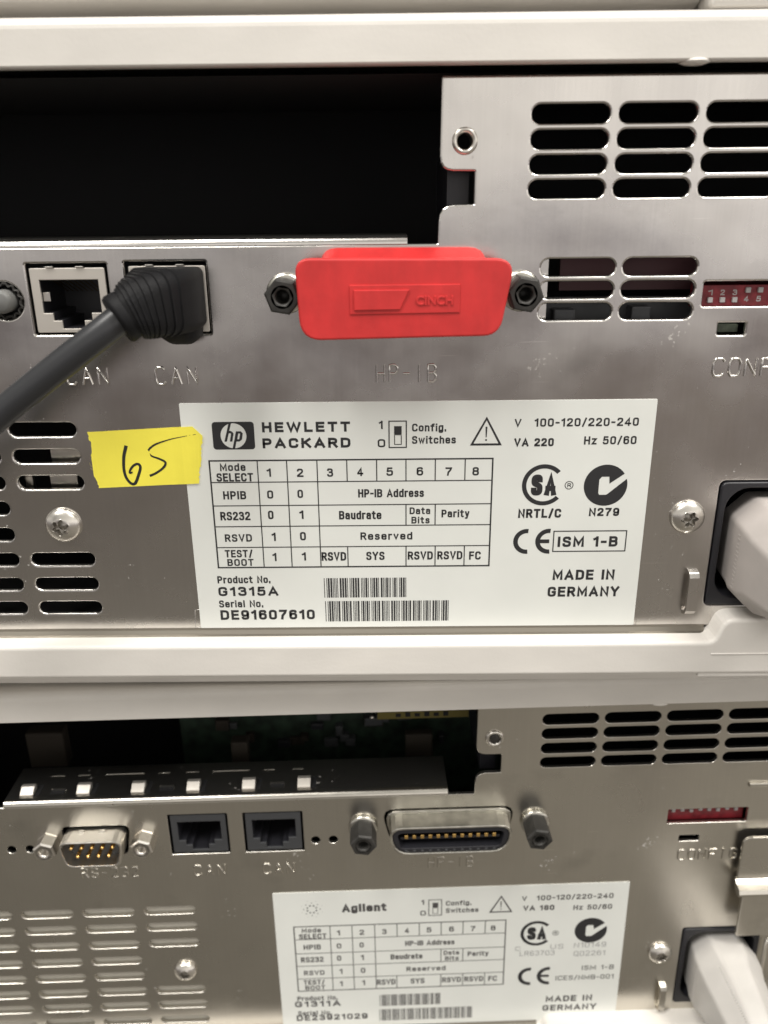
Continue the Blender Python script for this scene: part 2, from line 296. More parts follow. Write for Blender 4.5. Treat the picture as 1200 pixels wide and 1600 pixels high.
def text(mb, s, x0, x1, zb, cap, yf, t=.17, shear=0):
    """front-facing letters between x0 and x1 on the baseline zb; t is the stroke thickness over the cap height"""
    th = t * cap; pen_ = 0; items = []
    gap = .17 + t
    for ch in s:
        g = GL[ch]; items.append((pen_, g)); pen_ += g[0] + gap
    lo_ = min(px + min([q[0] for st in g[1] for q in st], default=0) for px, g in items if g[1]); hi_ = max(px + max([q[0] for st in g[1] for q in st], default=0) for px, g in items if g[1])
    W = x1 - x0 - th
    k = W / (hi_ - lo_) if hi_ - lo_ > .05 else cap
    k2 = cap - th; n = 0
    for px, g in items:
        for st in g[1]:
            P = rpath(st); P = [Vector((x0 + th / 2 + (px + q.x - lo_) * k + shear * q.y * k2, zb + th / 2 + q.y * k2)) for q in P]
            # open ends run half a stroke further so that corners and caps come out square
            if (P[0] - P[-1]).length > 1e-3:
                P[0] = P[0] + (P[0] - P[1]).normalized() * th * .5; P[-1] = P[-1] + (P[-1] - P[-2]).normalized() * th * .5
            ribbon(mb, P, th, yf - .0012 * (n % 4)); n += 1
    return mb

# single-stroke letters pressed into sheet metal
STROKE = {'C': [[(1, .85), (.8, 1), (.2, 1), (0, .8), (0, .2), (.2, 0), (.8, 0), (1, .15)]], 'A': [[(0, 0), (.5, 1), (1, 0)], [(.2, .38), (.8, .38)]],
          'N': [[(0, 0), (0, 1), (1, 0), (1, 1)]], 'H': [[(0, 0), (0, 1)], [(1, 0), (1, 1)], [(0, .5), (1, .5)]], 'P': [[(0, 0), (0, 1), (.7, 1), (1, .85), (1, .65), (.7, .5), (0, .5)]],
          '-': [[(.1, .5), (.9, .5)]], 'I': [[(.5, 0), (.5, 1)]], 'B': [[(0, 0), (0, 1), (.7, 1), (.95, .85), (.95, .65), (.7, .52), (0, .52)], [(.7, .52), (1, .37), (1, .15), (.7, 0), (0, 0)]],
          'O': [[(.2, 0), (0, .2), (0, .8), (.2, 1), (.8, 1), (1, .8), (1, .2), (.8, 0), (.2, 0)]], 'F': [[(0, 0), (0, 1), (1, 1)], [(0, .5), (.75, .5)]],
          'G': [[(1, .85), (.8, 1), (.2, 1), (0, .8), (0, .2), (.2, 0), (.8, 0), (1, .2), (1, .45), (.6, .45)]], 'R': [[(0, 0), (0, 1), (.7, 1), (1, .85), (1, .65), (.7, .5), (0, .5)], [(.5, .5), (1, 0)]],
          'S': [[(1, .85), (.8, 1), (.2, 1), (0, .82), (0, .65), (.2, .52), (.8, .48), (1, .35), (1, .15), (.8, 0), (.2, 0), (0, .15)]],
          '2': [[(0, .8), (.2, 1), (.8, 1), (1, .8), (1, .6), (0, 0), (1, 0)]], '3': [[(0, .9), (.2, 1), (.8, 1), (1, .8), (.8, .55), (.45, .52)], [(.8, .52), (1, .3), (.8, 0), (.2, 0), (0, .1)]]}
def stamped(root, word, x0, zb, h, pitch, wd, rad=.2, m=None):
    """each stamped letter is a piece of its own"""
    for i, ch in enumerate(word):
        if ch == ' ': continue
        mb = MB()
        for st in STROKE[ch]:
            pts = []
            for a, b in zip(st, st[1:]):
                for k in range(3): u = k / 3; pts.append((x0 + i * pitch + (a[0] * (1 - u) + b[0] * u) * wd, -.07, zb + (a[1] * (1 - u) + b[1] * u) * h))
            pts.append((x0 + i * pitch + st[-1][0] * wd, -.07, zb + st[-1][1] * h))
            tube(mb, pts, rad, 8, 1.0)
        mb.build('stamped_letter', m, root)

def thing(name, label, cat, loc=(0, 0, 0), group=None):
    o = bpy.data.objects.new(name, None); o.empty_display_size = .01; COL.objects.link(o); o.location = [q * S for q in loc]
    o['label'] = label; o['category'] = cat
    if group: o['group'] = group
    return o

# ------------------------------------------------------------------ printed labels
TXT = [('1',41.8,42.6,5.9,1.8),('0',41.5,43.1,9.9,1.8),('Config.',48.8,56.0,6.5,1.7),('Switches',48.8,58.1,9.2,1.7),('V',70.4,71.8,5.7,1.7),('100-120/220-240',74.6,96.5,5.7,1.8),('Hz 50/60',85.3,96.4,9.7,1.8),
('Mode',7.5,13.0,14.9,1.7),('SELECT',6.6,14.5,17.3,1.9),('1',17.5,18.4,16.3,1.9),('2',24.0,25.4,16.4,1.9),('3',30.5,31.8,16.4,1.9),('4',37.0,38.3,16.3,1.9),('5',43.3,44.7,16.3,1.9),('6',49.8,51.2,16.3,1.9),('7',56.0,57.4,16.4,1.9),('8',61.8,63.2,16.4,1.9),
('HPIB',7.7,12.7,21.4,1.9),('0',17.3,18.6,21.3,1.9),('0',23.9,25.1,21.2,1.9),('HP-IB Address',37.1,51.4,21.2,1.9),('RS232',6.7,13.3,26.3,2.0),('0',17.2,18.4,26.1,2.0),('1',24.1,25.0,26.1,2.0),('Baudrate',32.8,42.1,26.3,2.0),('Data',48.3,52.8,25.2,1.6),('Bits',48.7,52.7,27.4,1.6),('Parity',55.3,61.4,26.0,1.8),
('RSVD',7.3,13.3,31.4,1.8),('1',17.7,18.6,31.3,2.0),('0',24.0,25.3,31.2,2.0),('Reserved',37.4,48.9,31.2,1.8),('TEST/',7.0,13.2,35.2,1.8),('BOOT',7.4,13.3,37.3,1.7),('1',17.6,18.5,36.2,2.0),('1',24.2,25.1,36.1,2.0),('RSVD',28.6,34.1,36.2,2.1),('SYS',38.6,42.7,36.1,2.0),('RSVD',47.9,53.5,36.1,2.0),('RSVD',54.5,60.1,36.1,2.0),('FC',61.6,64.2,36.2,2.0),
('Product No.',4.8,16.8,41.6,1.8),('Serial No.',4.7,14.8,47.7,1.8)]
UPPER_TXT = [('HEWLETT',17.1,35.7,6.4,2.2),('PACKARD',17.0,35.7,9.9,2.2),('VA 220',70.5,78.9,10.0,1.8),('NRTL/C',72.1,81.5,26.3,2.1),('N279',87.6,94.2,26.0,1.9),('ISM 1-B',81.2,94.5,33.3,2.5),('MADE IN',80.6,94.5,41.4,2.5),('GERMANY',79.7,95.9,45.6,2.5),('G1315A',4.8,18.4,44.8,2.3),('DE91607610',4.8,26.5,50.9,2.5)]
LOWER_TXT = [('Agilent',19.3,31.9,7.7,2.9),('VA 180',70.9,79.8,9.4,1.9),('MADE IN',79.2,93.2,45.6,2.4),('GERMANY',78.4,94.7,49.3,2.4),('G1311A',4.0,17.6,44.2,2.3),('DE23921029',4.2,25.5,49.9,2.3)]
LOWER_THIN = [('C',69.2,70.7,24.6,1.6),('US',79.5,83.3,24.3,1.8),('LR63703',70.6,80.8,26.7,1.9),('N10149',86.4,95.8,24.1,1.9),('Q02261',86.5,95.7,27.4,1.9)]
C39 = {'0':'000110100','1':'100100001','2':'001100001','3':'101100000','4':'000110001','5':'100110000','6':'001110000','7':'000100101','8':'100100100','9':'001100100','A':'100001001','D':'000011001','E':'100011000','G':'000001101','*':'010010100'}
def barcode(parent, code, X, Z, u0, u1, v0, v1, yf, ink, name='barcode'):
    units = []
    for ch in '*' + code + '*':
        for i, b in enumerate(C39[ch]): units.append((i % 2 == 0, 2.4 if b == '1' else 1))
        units.append((False, 1))
    tot = sum(q[1] for q in units); mb = MB(); x = u0
    for blk, wd in units:
        wv = wd * (u1 - u0) / tot
        if blk: mb.add([(X + x, yf, Z - v1), (X + x + wv, yf, Z - v1), (X + x + wv, yf, Z - v0), (X + x, yf, Z - v0)], [(0, 1, 2, 3)])
        x += wv
    mb.build(name, ink, parent)
def arc(cx, cz, r0, r1, a0, a1, n=24):
    o = [(cx + r1 * math.cos(R(a0 + (a1 - a0) * k / n)), cz + r1 * math.sin(R(a0 + (a1 - a0) * k / n))) for k in range(n + 1)]
    return o + [(cx + r0 * math.cos(R(a1 + (a0 - a1) * k / n)), cz + r0 * math.sin(R(a1 + (a0 - a1) * k / n))) for k in range(n + 1)]
def shape(mb, outer, holes, yf):
    v, f = curve_mesh([outer] + list(holes), 0, 0); 
    return mb.add([(a, yf, c) for a, c, d in v], f)

def nameplate(root, X, Z, W, H, tilt, upper):
    """X, Z: top-left corner on the panel"""
    mb = MB(); plate(mb, rrect(X, Z - H, X + W, Z, .25, 2), (), -.16, -.03, .03, 1)
    lab = mb.build('rating_label', LABEL, root, 'white printed rating label')
    yf = -.19; ink = INK if upper else GREYINK; b0 = .17
    def pr(s, u0, u1, v, cap, bold, m=ink, shear=0):
        q = MB(); text(q, s, X + u0, X + u1, Z - v, cap, yf, bold, shear); q.build('printed_text', m, lab)
    for s, u0, u1, v, cap in TXT: pr(s, u0, u1, v, cap, .195)
    for s, u0, u1, v, cap in (UPPER_TXT if upper else LOWER_TXT): pr(s, u0, u1, v, cap, .25 if s in ('HEWLETT', 'PACKARD', 'Agilent') else .225)
    if not upper:
        for s, u0, u1, v, cap in LOWER_THIN: pr(s, u0, u1, v, cap, .11, INKGREY)
        for s, u0, u1, v, cap in [('ISM 1-B',89.3,98.8,33.1,1.8),('ICES/NMB-001',81.7,99.0,36.9,1.8)]: pr(s, u0, u1, v, cap, .15)
    # table
    q = MB(); t1, t0 = .165, .115
    def ln(u0, v0, u1, v1, t=t0):
        shp = [(X + u0 - t, Z - v0 + t), (X + u1 + t, Z - v0 + t), (X + u1 + t, Z - v1 - t), (X + u0 - t, Z - v1 - t)]
        q.add([(a, yf - (.004 if u0 == u1 else 0), c) for a, c in shp], [(0, 3, 2, 1)])
    L, T_, Rr, B = 5.3, 12.6, 66.1, 37.7
    for v in (T_, B): ln(L, v, Rr, v, t1)
    for u in (L, Rr): ln(u, T_, u, B, t1)
    for v in (17.5, 22.9, 27.8, 32.8): ln(L, v, Rr, v)
    for u in (15.6, 21.9, 28.4): ln(u, T_, u, B)
    for u in (34.8, 41.2, 47.5, 53.8, 60.2): ln(u, T_, u, 17.5)
    for u in (47.5, 53.9): ln(u, 22.9, u, 27.8)
    for u in (34.5, 47.5, 54, 60.5): ln(u, 32.8, u, B)
    q.build('printed_table', ink, lab)
    # switch symbol and warning triangle
    q = MB(); shape(q, rrect(X + 43.8, Z - 10.1, X + 47.7, Z - 4.1, .05), [rrect(X + 44.05, Z - 9.85, X + 47.45, Z - 4.35, .04)], yf)
    shape(q, rrect(X + 45.0, Z - 9.4, X + 46.6, Z - 7.25, .03), [rrect(X + 45.18, Z - 9.22, X + 46.42, Z - 7.3, .02)], yf)
    shape(q, rrect(X + 45.0, Z - 7.2, X + 46.6, Z - 5.3, .03), [], yf); q.build('printed_symbol', ink, lab)
    q = MB(); shape(q, [(X + 64.5, Z - 3.4), (X + 61.1, Z - 9.7), (X + 67.9, Z - 9.7)], [[(X + 64.5, Z - 4.2), (X + 61.85, Z - 9.25), (X + 67.15, Z - 9.25)]], yf)
    shape(q, [(X + 64.3, Z - 5.6), (X + 64.7, Z - 5.6), (X + 64.6, Z - 7.9), (X + 64.4, Z - 7.9)], [], yf); shape(q, circle(X + 64.5, Z - 8.5, .22, 8), [], yf)
    q.build('printed_symbol', ink, lab)
    # certification marks
    cu, cv = (77.3, 18.7) if upper else (75.2, 18.1); Rr = 4.7
    q = MB(); shape(q, arc(X + cu, Z - cv, 3.75, Rr, 42, 318, 40), [], yf);
    text(q, 'S', X + cu - 2.7, X + cu - .2, Z - cv - 2.4, 4.8, yf - .006, .25); text(q, 'A', X + cu + .2, X + cu + 2.8, Z - cv - 2.4, 4.8, yf - .006, .25)
    q.build('printed_symbol', INK, lab)
    q = MB(); ru, rv = cu + 5.5, cv + .1; shape(q, circle(X + ru, Z - rv, .95, 20), [circle(X + ru, Z - rv, .78, 20)], yf); text(q, 'R', X + ru - .35, X + ru + .45, Z - rv - .45, .9, yf, .18)
    q.build('printed_symbol', ink, lab)
    cu, cv = (90.7, 18.9) if upper else (90.9, 17.6); k = 4.7
    pts = [(X + cu + k * math.cos(R(34 + (344) * i / 40)), Z - cv + k * math.sin(R(34 + 344 * i / 40))) for i in range(41)]
    pts += [(X + cu + k * a, Z - cv + k * b) for a, b in ((.12, -.42), (.05, -.46), (-.26, -.46), (-.31, -.36), (-.31, .28), (-.2, .42), (.14, .42), (.17, .08))]
    q = MB(); shape(q, pts, [], yf); q.build('printed_symbol', INK, lab)
    q = MB(); c0, v0 = (74.3, 31.9) if upper else (73.9, 34.9); c1 = c0 + (4.9 if upper else 5.6); rr = 3.0 if upper else 3.5
    shape(q, arc(X + c0, Z - v0, rr * .66, rr, 84, 276, 20), [], yf); shape(q, arc(X + c1, Z - v0, rr * .66, rr, 84, 276, 20), [], yf)
    shape(q, rrect(X + c1 - rr * .7, Z - v0 - .45, X + c1 + .1, Z - v0 + .45, .03), [], yf - .004); q.build('printed_symbol', INK, lab)
    if upper:
        q = MB(); shape(q, rrect(X + 80.1, Z - 34.5, X + 96.4, Z - 29.4, .05), [rrect(X + 80.35, Z - 34.25, X + 96.15, Z - 29.65, .03)], yf); q.build('printed_symbol', INK, lab)
        # company mark: black tablet, white ellipse, leaning letters
        q = MB(); shape(q, rrect(X + 6.5, Z - 10.1, X + 15.4, Z - 4.05, .7), [circle(X + 10.95, Z - 7.1, 2.75, 32)], yf)
        def bar(x0, z0, x1, z1, t): shape(q, [(x0 - t, z0), (x0 + t, z0), (x1 + t, z1), (x1 - t, z1)], [], yf - .004)
        cx, cz = X + 10.95, Z - 7.1
        bar(cx - 1.75, cz - 1.25, cx - .55, cz + 2.9, .26); bar(cx - .6, cz - 1.25, cx - .2, cz + .55, .26)
        shape(q, arc(cx - .75, cz + .35, .25, .75, -5, 140, 10), [], yf - .005)
        bar(cx - .15, cz - 2.9, cx + .85, cz + .95, .26); shape(q, roundpoly([(cx + .25, cz - 1.25), (cx + 1.2, cz - 1.25), (cx + 1.75, cz - .8), (cx + 2.0, cz + .55), (cx + 1.6, cz + .98), (cx + .6, cz + .98)], .2), [roundpoly([(cx + .75, cz - .75), (cx + 1.15, cz - .75), (cx + 1.45, cz + .5), (cx + 1.05, cz + .5)], .08)], yf - .006)
        q.build('printed_logo', INK, lab)
        barcode(lab, 'G1315A', X, Z, 28.9, 47.7, 40.5, 45.4, yf, INK); barcode(lab, 'DE91607610', X, Z, 29.0, 57.4, 46.3, 51.5, yf, INK)
    else:
        q = MB()
        for rad_, n, rd, a0 in ((1.35, 8, .27, 22), (2.3, 8, .17, 0), (3.1, 8, .08, 22)):
            for i in range(n):
                a = R(a0 + 360 * i / n); shape(q, circle(X + 10.8 + rad_ * math.cos(a), Z - 6.2 + rad_ * math.sin(a), rd, 8), [], yf)
        q.build('printed_logo', INK, lab)
        barcode(lab, 'G1311A', X, Z, 29.3, 47.6, 40.3, 44.9, yf, ink); barcode(lab, 'DE23921029', X, Z, 29.1, 57.2, 46.3, 51.0, yf, ink)
    lab.rotation_euler = (0, tilt, 0)
    return lab

# ------------------------------------------------------------------ instrument pieces
def slot(x0, x1, zc, h=3.25): return rrect(x0, zc - h / 2, x1, zc + h / 2, h / 2 - .02, 5)
def screw(root, cx, cz, rad=3.9, m=None, rot=10):
    prof = []
    for k in range(9):
        a = R(90 * k / 8); prof.append((rad * math.cos(a) if k else rad, -.35 - 1.9 * math.sin(a)))
    prof = [(rad * .98, -.02), (rad, -.1), (rad, -.35)] + prof[1:6]
    mb = MB(); n = 72
    lathe(mb, cx, cz, prof, n)
    lb = lambda a, rr, yy: rr * (1 + (.24 if rr < rad * .53 else 0) * math.cos(6 * (a - R(rot)))) if rr > .3 else rr
    n = 72; q = MB()
    lathe(mb, cx, cz, [(rad * .556, -1.93), (rad * .50, -2.02), (rad * .42, -2.06)], n, True, lambda a, rr, yy: rr * (1 + (.2 if rr < rad * .45 else 0) * math.cos(6 * (a - R(rot)))))
    lathe(q, cx, cz, [(rad * .42, -2.06), (rad * .39, -1.85), (rad * .36, -.9), (rad * .24, -.75), (.35, -1.0), (.01, -1.05)], n, False, lambda a, rr, yy: rr * (1 + (.2 if rr > 1 else 0) * math.cos(6 * (a - R(rot)))))
    o = mb.build('screw', m or BRIGHT, root); q.build('star_socket', SOCKET, o)
    return o
def ring(root, cx, cz, m, stud=False):
    mb = MB(); lathe(mb, cx, cz, [(2.5, .3), (2.35, -.5), (2.05, -.75), (1.7, -.7), (1.45, -.3), (1.35, 4)], 26)
    o = mb.build('threaded_bush', m, root)
    if stud:
        q = MB(); lathe(q, cx, cz, [(1.3, .5), (1.3, -.35), (1.1, -.55), (.01, -.55)], 16); box(q, cx - .2, cx + .2, -.62, -.5, cz - 1, cz + 1); q.build('stud', DARKMETAL, o)
def standoff(root, cx, cz, length, dark):
    mb = MB(); lathe(mb, cx, cz, [(3.8, -.02), (3.95, -.2), (3.95, -.9), (3.5, -1.25), (2.7, -1.3)], 30)
    nut = mb.build('standoff', ZINC, root)
    hexr = lambda a, rr, yy: rr / max(math.cos(((a + R(10)) % R(60)) - R(30)), .5) if rr > 1.7 else rr
    q = MB(); lathe(q, cx, cz, [(3.0, -1.2), (3.1, -2.0), (3.1, -length + .4), (2.75, -length), (1.72, -length)], 36, False, hexr)
    lathe(q, cx, cz, [(2.2, -length - .0), (1.5, -length), (1.35, -length + .4), (1.3, -length + 5), (.01, -length + 5)], 36, True, lambda a, rr, yy: rr)
    q.build('hex_barrel', dark, nut)
def rj45(root, x0, x1, z0, z1, m, inner, shield=True):
    zo = z0 + .8; xa, xb = x0 + (x1 - x0) * .115, x1 - (x1 - x0) * .10; zt = z1 - 2.3; zb = z0 + 3.9; w_ = x1 - x0; mx = (x0 + x1) / 2
    hole = [(xa, zb), (mx - w_ * .26, zb), (mx - w_ * .26, zb - 1.5), (mx - w_ * .15, zb - 1.5), (mx - w_ * .15, z0 + .8), (mx + w_ * .15, z0 + .8), (mx + w_ * .15, zb - 1.5), (mx + w_ * .26, zb - 1.5), (mx + w_ * .26, zb), (xb, zb), (xb, zt), (xa, zt)]
    mb = MB(); plate(mb, rrect(x0, z0, x1, z1, .3, 2), [hole], .35, .95, .12, 1)
    face = mb.build('jack', m, root); mb = MB()
    for a, b in zip(hole, hole[1:] + hole[:1]):
        mb.add([(a[0], .8, a[1]), (b[0], .8, b[1]), (b[0], 13, b[1]), (a[0], 13, a[1])], [(0, 1, 2, 3)])
    mb.build('jack_housing', inner, face)
    q = MB(); box(q, x0, x1, 13, 13.6, z0, z1)
    box(q, x0 + .1, x1 - .1, 1.0, 13, zt + .15, z1 - .1)
    q.build('jack_body', inner, face)
    q = MB()
    for k in range(8): xx = mx - 3.6 + k * 1.03; q.add([(xx, 1.8, zt - .2), (xx + .35, 1.8, zt - .2), (xx + .35, 9, zt - 3), (xx, 9, zt - 3)], [(0, 1, 2, 3)])
    q.build('contacts', GOLD, face)
    if shield:
        q = MB()
        for xx in (xa - .05, ): box(q, xx, xx + 1.5, 1.2, 1.5, zb + 2.2, zb + 4.0, .1)
        q.build('shield_spring', BRIGHT, face)
        q = MB()
        for xx in (mx - w_ * .22, mx + w_ * .18): box(q, xx - .8, xx + .8, -.1, .5, z1 + .05, z1 + .32, .08)
        q.build('shield_tab', BRIGHT, face)

def shelf(root, xL, xR, z, depth, m):
    pr = [(0.02, z)]
    for k in range(1, 7): a = R(15 * k); pr.append((1.5 - 1.5 * math.cos(a), z + 1.5 * math.sin(a)))
    mb = MB(); xprofile(mb, pr + [(2.3, z + 1.5), (2.3, z + .6), (1.5, z + .6), (.9, z)], xL, xR)
    o = mb.build('folded_shelf', m, root)
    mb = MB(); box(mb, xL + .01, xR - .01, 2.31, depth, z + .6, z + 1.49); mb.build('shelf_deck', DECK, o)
    return o

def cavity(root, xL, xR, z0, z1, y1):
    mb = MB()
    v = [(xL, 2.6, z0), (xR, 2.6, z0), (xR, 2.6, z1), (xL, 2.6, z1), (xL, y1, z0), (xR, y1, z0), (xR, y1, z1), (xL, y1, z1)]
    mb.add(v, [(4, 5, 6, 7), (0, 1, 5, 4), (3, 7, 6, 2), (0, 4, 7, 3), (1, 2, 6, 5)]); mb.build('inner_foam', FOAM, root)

TRAY_BOTTOM = -46.5
def tray(root, bump_x, zt=-29.9, bump_z=-24.2, foot_x=66):
    mb = MB()
    out = [(-172, -38.2), (172, -38.2), (172, bump_z), (bump_x + 1.8, bump_z), (bump_x, zt), (-172, zt)]
    plate(mb, roundpoly(out, [1, 1, 1, 3.2, 2.4, 1]), (), -5.6, 1.6, .85, 3)
    pr = [(-4.6, -36.5), (-4.9, -38.0), (-4.5, -38.9), (-3.2, -39.7), (1.5, -40.8), (4.6, -42.4), (6, TRAY_BOTTOM), (250, TRAY_BOTTOM), (250, -33), (2.0, -33), (2.0, -36.5)]
    xprofile(mb, pr, -172, 172)
    box(mb, foot_x, 172, -5.1, 2, -39.3, -38.0, .4)
    o = mb.build('bottom_tray', BEIGE, root)
    q = MB(); box(q, bump_x - .5, 172, -5.75, -5.4, -33.1, -32.7, .12); q.build('moulded_line', BEIGE, o)
    return o
def lid(root):
    pr = [(-5.5, 86.9), (-5.5, 92.6)]
    for k in range(1, 6): a = R(18 * k); pr.append((-5.5 + 2.0 * (1 - math.cos(a)), 92.6 + 2.0 * math.sin(a)))
    pr += [(250, 94.6), (250, 90.6), (-2.2, 90.6), (-2.2, 86.9), (-2.5, 86.6), (-5.2, 86.6)]
    mb = MB(); xprofile(mb, pr, -172, 172); o = mb.build('top_cover', BEIGE, root)
    q = MB(); n = 14
    lathe(q, 50.6, 86.45, [(.01, -5.9), (1.6, -5.6), (2.6, -4.6), (2.6, -2.4), (.01, -2.2)], n, True, lambda a, rr, yy: rr * (1 if abs(math.cos(a)) > .99 else 1))
    for i, vv in enumerate(q.v): q.v[i] = (vv[0], vv[1], 86.6 + (vv[2] - 86.45) * .22)
    q.build('moulding_nub', BEIGE, o)
def body_shell(root):
    mb = MB(); box(mb, -171, -168, 1.2, 250, TRAY_BOTTOM + 13, 90.5); box(mb, 168, 171, 1.2, 250, TRAY_BOTTOM + 13, 90.5); box(mb, -168, 168, 245, 250, TRAY_BOTTOM + 13, 90.5)
    mb.build('casing', BEIGE, root)

def inlet(root, x0, x1, z0, z1):
    mb = MB(); plate(mb, roundpoly([(x0, z0), (x1, z0), (x1, z1), (x0, z1)], [.8, .8, 1.5, 1.5]), [rrect(x0 + 1.4, z0 + 1.8, x1 - 1.4, z1 - 1.3, 5)], -.5, 1.6, .35, 2)
    o = mb.build('power_inlet', BLACK, root)
    q = MB()
    hole = rrect(x0 + 1.4, z0 + 1.8, x1 - 1.4, z1 - 1.3, 5)
    n = len(hole); loft(q, [[(a, .2, c) for a, c in hole], [(a * .96 + (x0 + x1) * .02, 12, c * .96 + (z0 + z1) * .02) for a, c in hole]], True, False)
    q.add([(a, 12, c) for a, c in hole], [tuple(range(n))]); q.build('inlet_well', BLACK, o)
def peg(root, x0, x1, z0, z1, m):
    pr = [(.1, z1), (-1.6, z1 - .35), (-2.2, z1 - 1.3), (-2.2, z0 + 1.6), (-1.5, z0 + .5), (.1, z0)]
    inn = [(.1, z0 + .8), (-1.0, z0 + 1.2), (-1.5, z0 + 2.0), (-1.5, z1 - 1.6), (-1.1, z1 - 1.0), (.1, z1 - .8)]
    mb = MB(); xprofile(mb, roundpoly(pr, [0, .5, .9, .9, .5, 0], 3) + inn, x0, x1); mb.build('lanced_loop', m, root)
def ledge(root, xR, z, m):
    pr = [(.9, z + .3), (0.02, z + .3), (-.06, z - .3), (-.55, z - 1.1), (-1.5, z - 1.36), (-2.2, z - 1.38), (-2.2, z - 1.42), (.9, z - 1.42)]
    mb = MB(); xprofile(mb, pr, -165, xR); mb.build('bottom_flange', m, root)

# ================================================================== instrument in the middle of the picture
up_ = thing('lab_instrument', 'upper rear panel with a red-capped connector and a sharp white rating label', 'lab instrument', (0, 0, TRAY_BOTTOM))
UP0 = up_
def base(root):                       # parts are written in panel coordinates; the thing's own origin is at its base
    o = bpy.data.objects.new('chassis', None); return o
XL, XR = -165, 166
def panel_outline(xr_shelf, zf, top):
    pts = [(XL, -28.6), (XR, -28.6), (XR, top), (5.8, top), (5.6, 69.1), (12.3, 69.0), (12.3, 63.2), (5.6, 63.1), (5.4, zf), (XL, zf)]
    return roundpoly(pts, [0, 0, .5, .5, 2.6, 0.15, .15, 3.0, 0.2, 0])
holes = []
for row, zc in enumerate((78.75, 74.4, 70.05, 65.7)):
    for k in range(8): holes.append(slot(22.7 + 16.2 * k, 22.7 + 16.2 * k + 14.5, zc))
for zc in (51.25, 46.95, 42.7):
    for k in range(2): holes.append(slot(25.9 + 16.2 * k, 25.9 + 16.2 * k + 14.6, zc))
for row, zc in enumerate((19.3, 13.4, 7.5, 1.6, -4.6, -10.7, -16.8, -22.8, -26.4)):
    if row == 8: continue
    for k in range(5):
        if k == 0 and row in (3, 4): continue
        x1 = -70.7 - 17.1 * k; holes.append(slot(x1 - 14.3, x1, zc, 3.0))
J1, J2 = (-76.1, -60.0, 39.1, 52.9), (-56.5, -40.3, 39.0, 53.1)
for J in (J1, J2): holes.append(rrect(J[0], J[2] , J[1], J[3] + .1, .3, 2))
holes.append(circle(10.3, 74.3, 1.9, 20)); holes.append(rrect(58.5, 43.5, 80.5, 48.3, .4, 2)); holes.append(rrect(62.3, 37.8, 67.9, 40.2, .3, 2))
holes.append(rrect(67.3, -23.3, 90.3, 6.5, 1.2, 3)); holes.append(circle(-81.2, 45.9, 3.7, 24)); holes.append(rrect(-16, 40.5, 13.5, 52.5, 2.5))
ZP = -TRAY_BOTTOM
def finish(root):
    """lower every part by the height of the thing's own origin"""
    for ch in list(root.children):
        ch.location.z += ZP * S
mb = MB(); plate(mb, panel_outline(-.5, 56.05, 85.3), holes, 0, 1.3, .44, 3)
mb.build('rear_panel', STEEL, up_, 'brushed steel rear panel with rounded vent slots')
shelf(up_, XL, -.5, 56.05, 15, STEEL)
ledge(up_, 68.0, -28.6, FLANGE)
tray(up_, 68.6); lid(up_); body_shell(up_)
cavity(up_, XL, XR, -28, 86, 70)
ring(up_, 10.3, 74.3, BRIGHT)
screw(up_, -76.4, -2.3, 3.95, BRIGHT, 20); screw(up_, 60.9, -1.6, 3.8, BRIGHT, 5)
peg(up_, 62.5, 64.7, -25.4, -14.2, STEEL)
rj45(up_, J1[0] + .5, J1[1] - .6, J1[2] + .4, J1[3] - .75, SHIELD, BLACK); rj45(up_, J2[0] + .7, J2[1] - .3, J2[2] + .4, J2[3] - .75, SHIELD, BLACK)
standoff(up_, -24.6, 46.9, 7.5, DARKMETAL); standoff(up_, 22.0, 46.9, 7.5, DARKMETAL)
inlet(up_, 67.45, 90.1, -23.1, 6.35)
# round serrated knob at the far left
mb = MB(); lathe(mb, -81.2, 45.9, [(3.55, .6), (3.5, .1), (3.1, .0), (2.9, .5), (2.9, 4)], 60, False, lambda a, rr, yy: rr * (1 + (.07 if yy < .3 else .03) * (1 if math.sin(14 * a) > 0 else -1))); kn = mb.build('round_socket', DARKMETAL, up_)
mb = MB(); lathe(mb, -81.2, 45.9, [(2.3, 3), (2.3, -1.6), (2.1, -2.3), (1.6, -2.6), (.01, -2.7)], 32); mb.build('socket_core', COREGREY, kn)
# switch block
def dip(root, x0, x1, z0, z1, low=False):
    mb = MB(); box(mb, x0 + .15, x1 - .1, 2.4, 8, z0 - .8, z1 - (.9 if not low else .1), .1); o = mb.build('switch_block', SWRED, root)
    n = 8; st = (x1 - x0 - 2.2) / n
    for k in range(n):
        cx = x0 + 2.3 + k * st; up1 = (k in (3, 4)) or low
        dz = (1.75, 1.9, 1.6, 2.0, 1.8, 1.6, 2.0, 1.7)[k] if low else 1.9 if up1 else 0; q = MB(); box(q, cx - .5, cx + .5, 1.8, 2.5, z0 + .5 + dz, z0 + 1.55 + dz, .12); q.build('switch_lever', WHITEP, o)
        if low: continue
        q = MB(); text(q, str(k + 1), cx - .45, cx + .45, z0 + (.6 if up1 else 1.9), 1.1, 2.38, .2); q.build('printed_text', WHITEP, o)
dip(up_, 58.5, 80.5, 43.5, 48.3)
mb = MB(); box(mb, 62.8, 67.6, 3, 4.2, 37.9, 39.5, .1); mb.build('crystal_can', GREEN, up_)
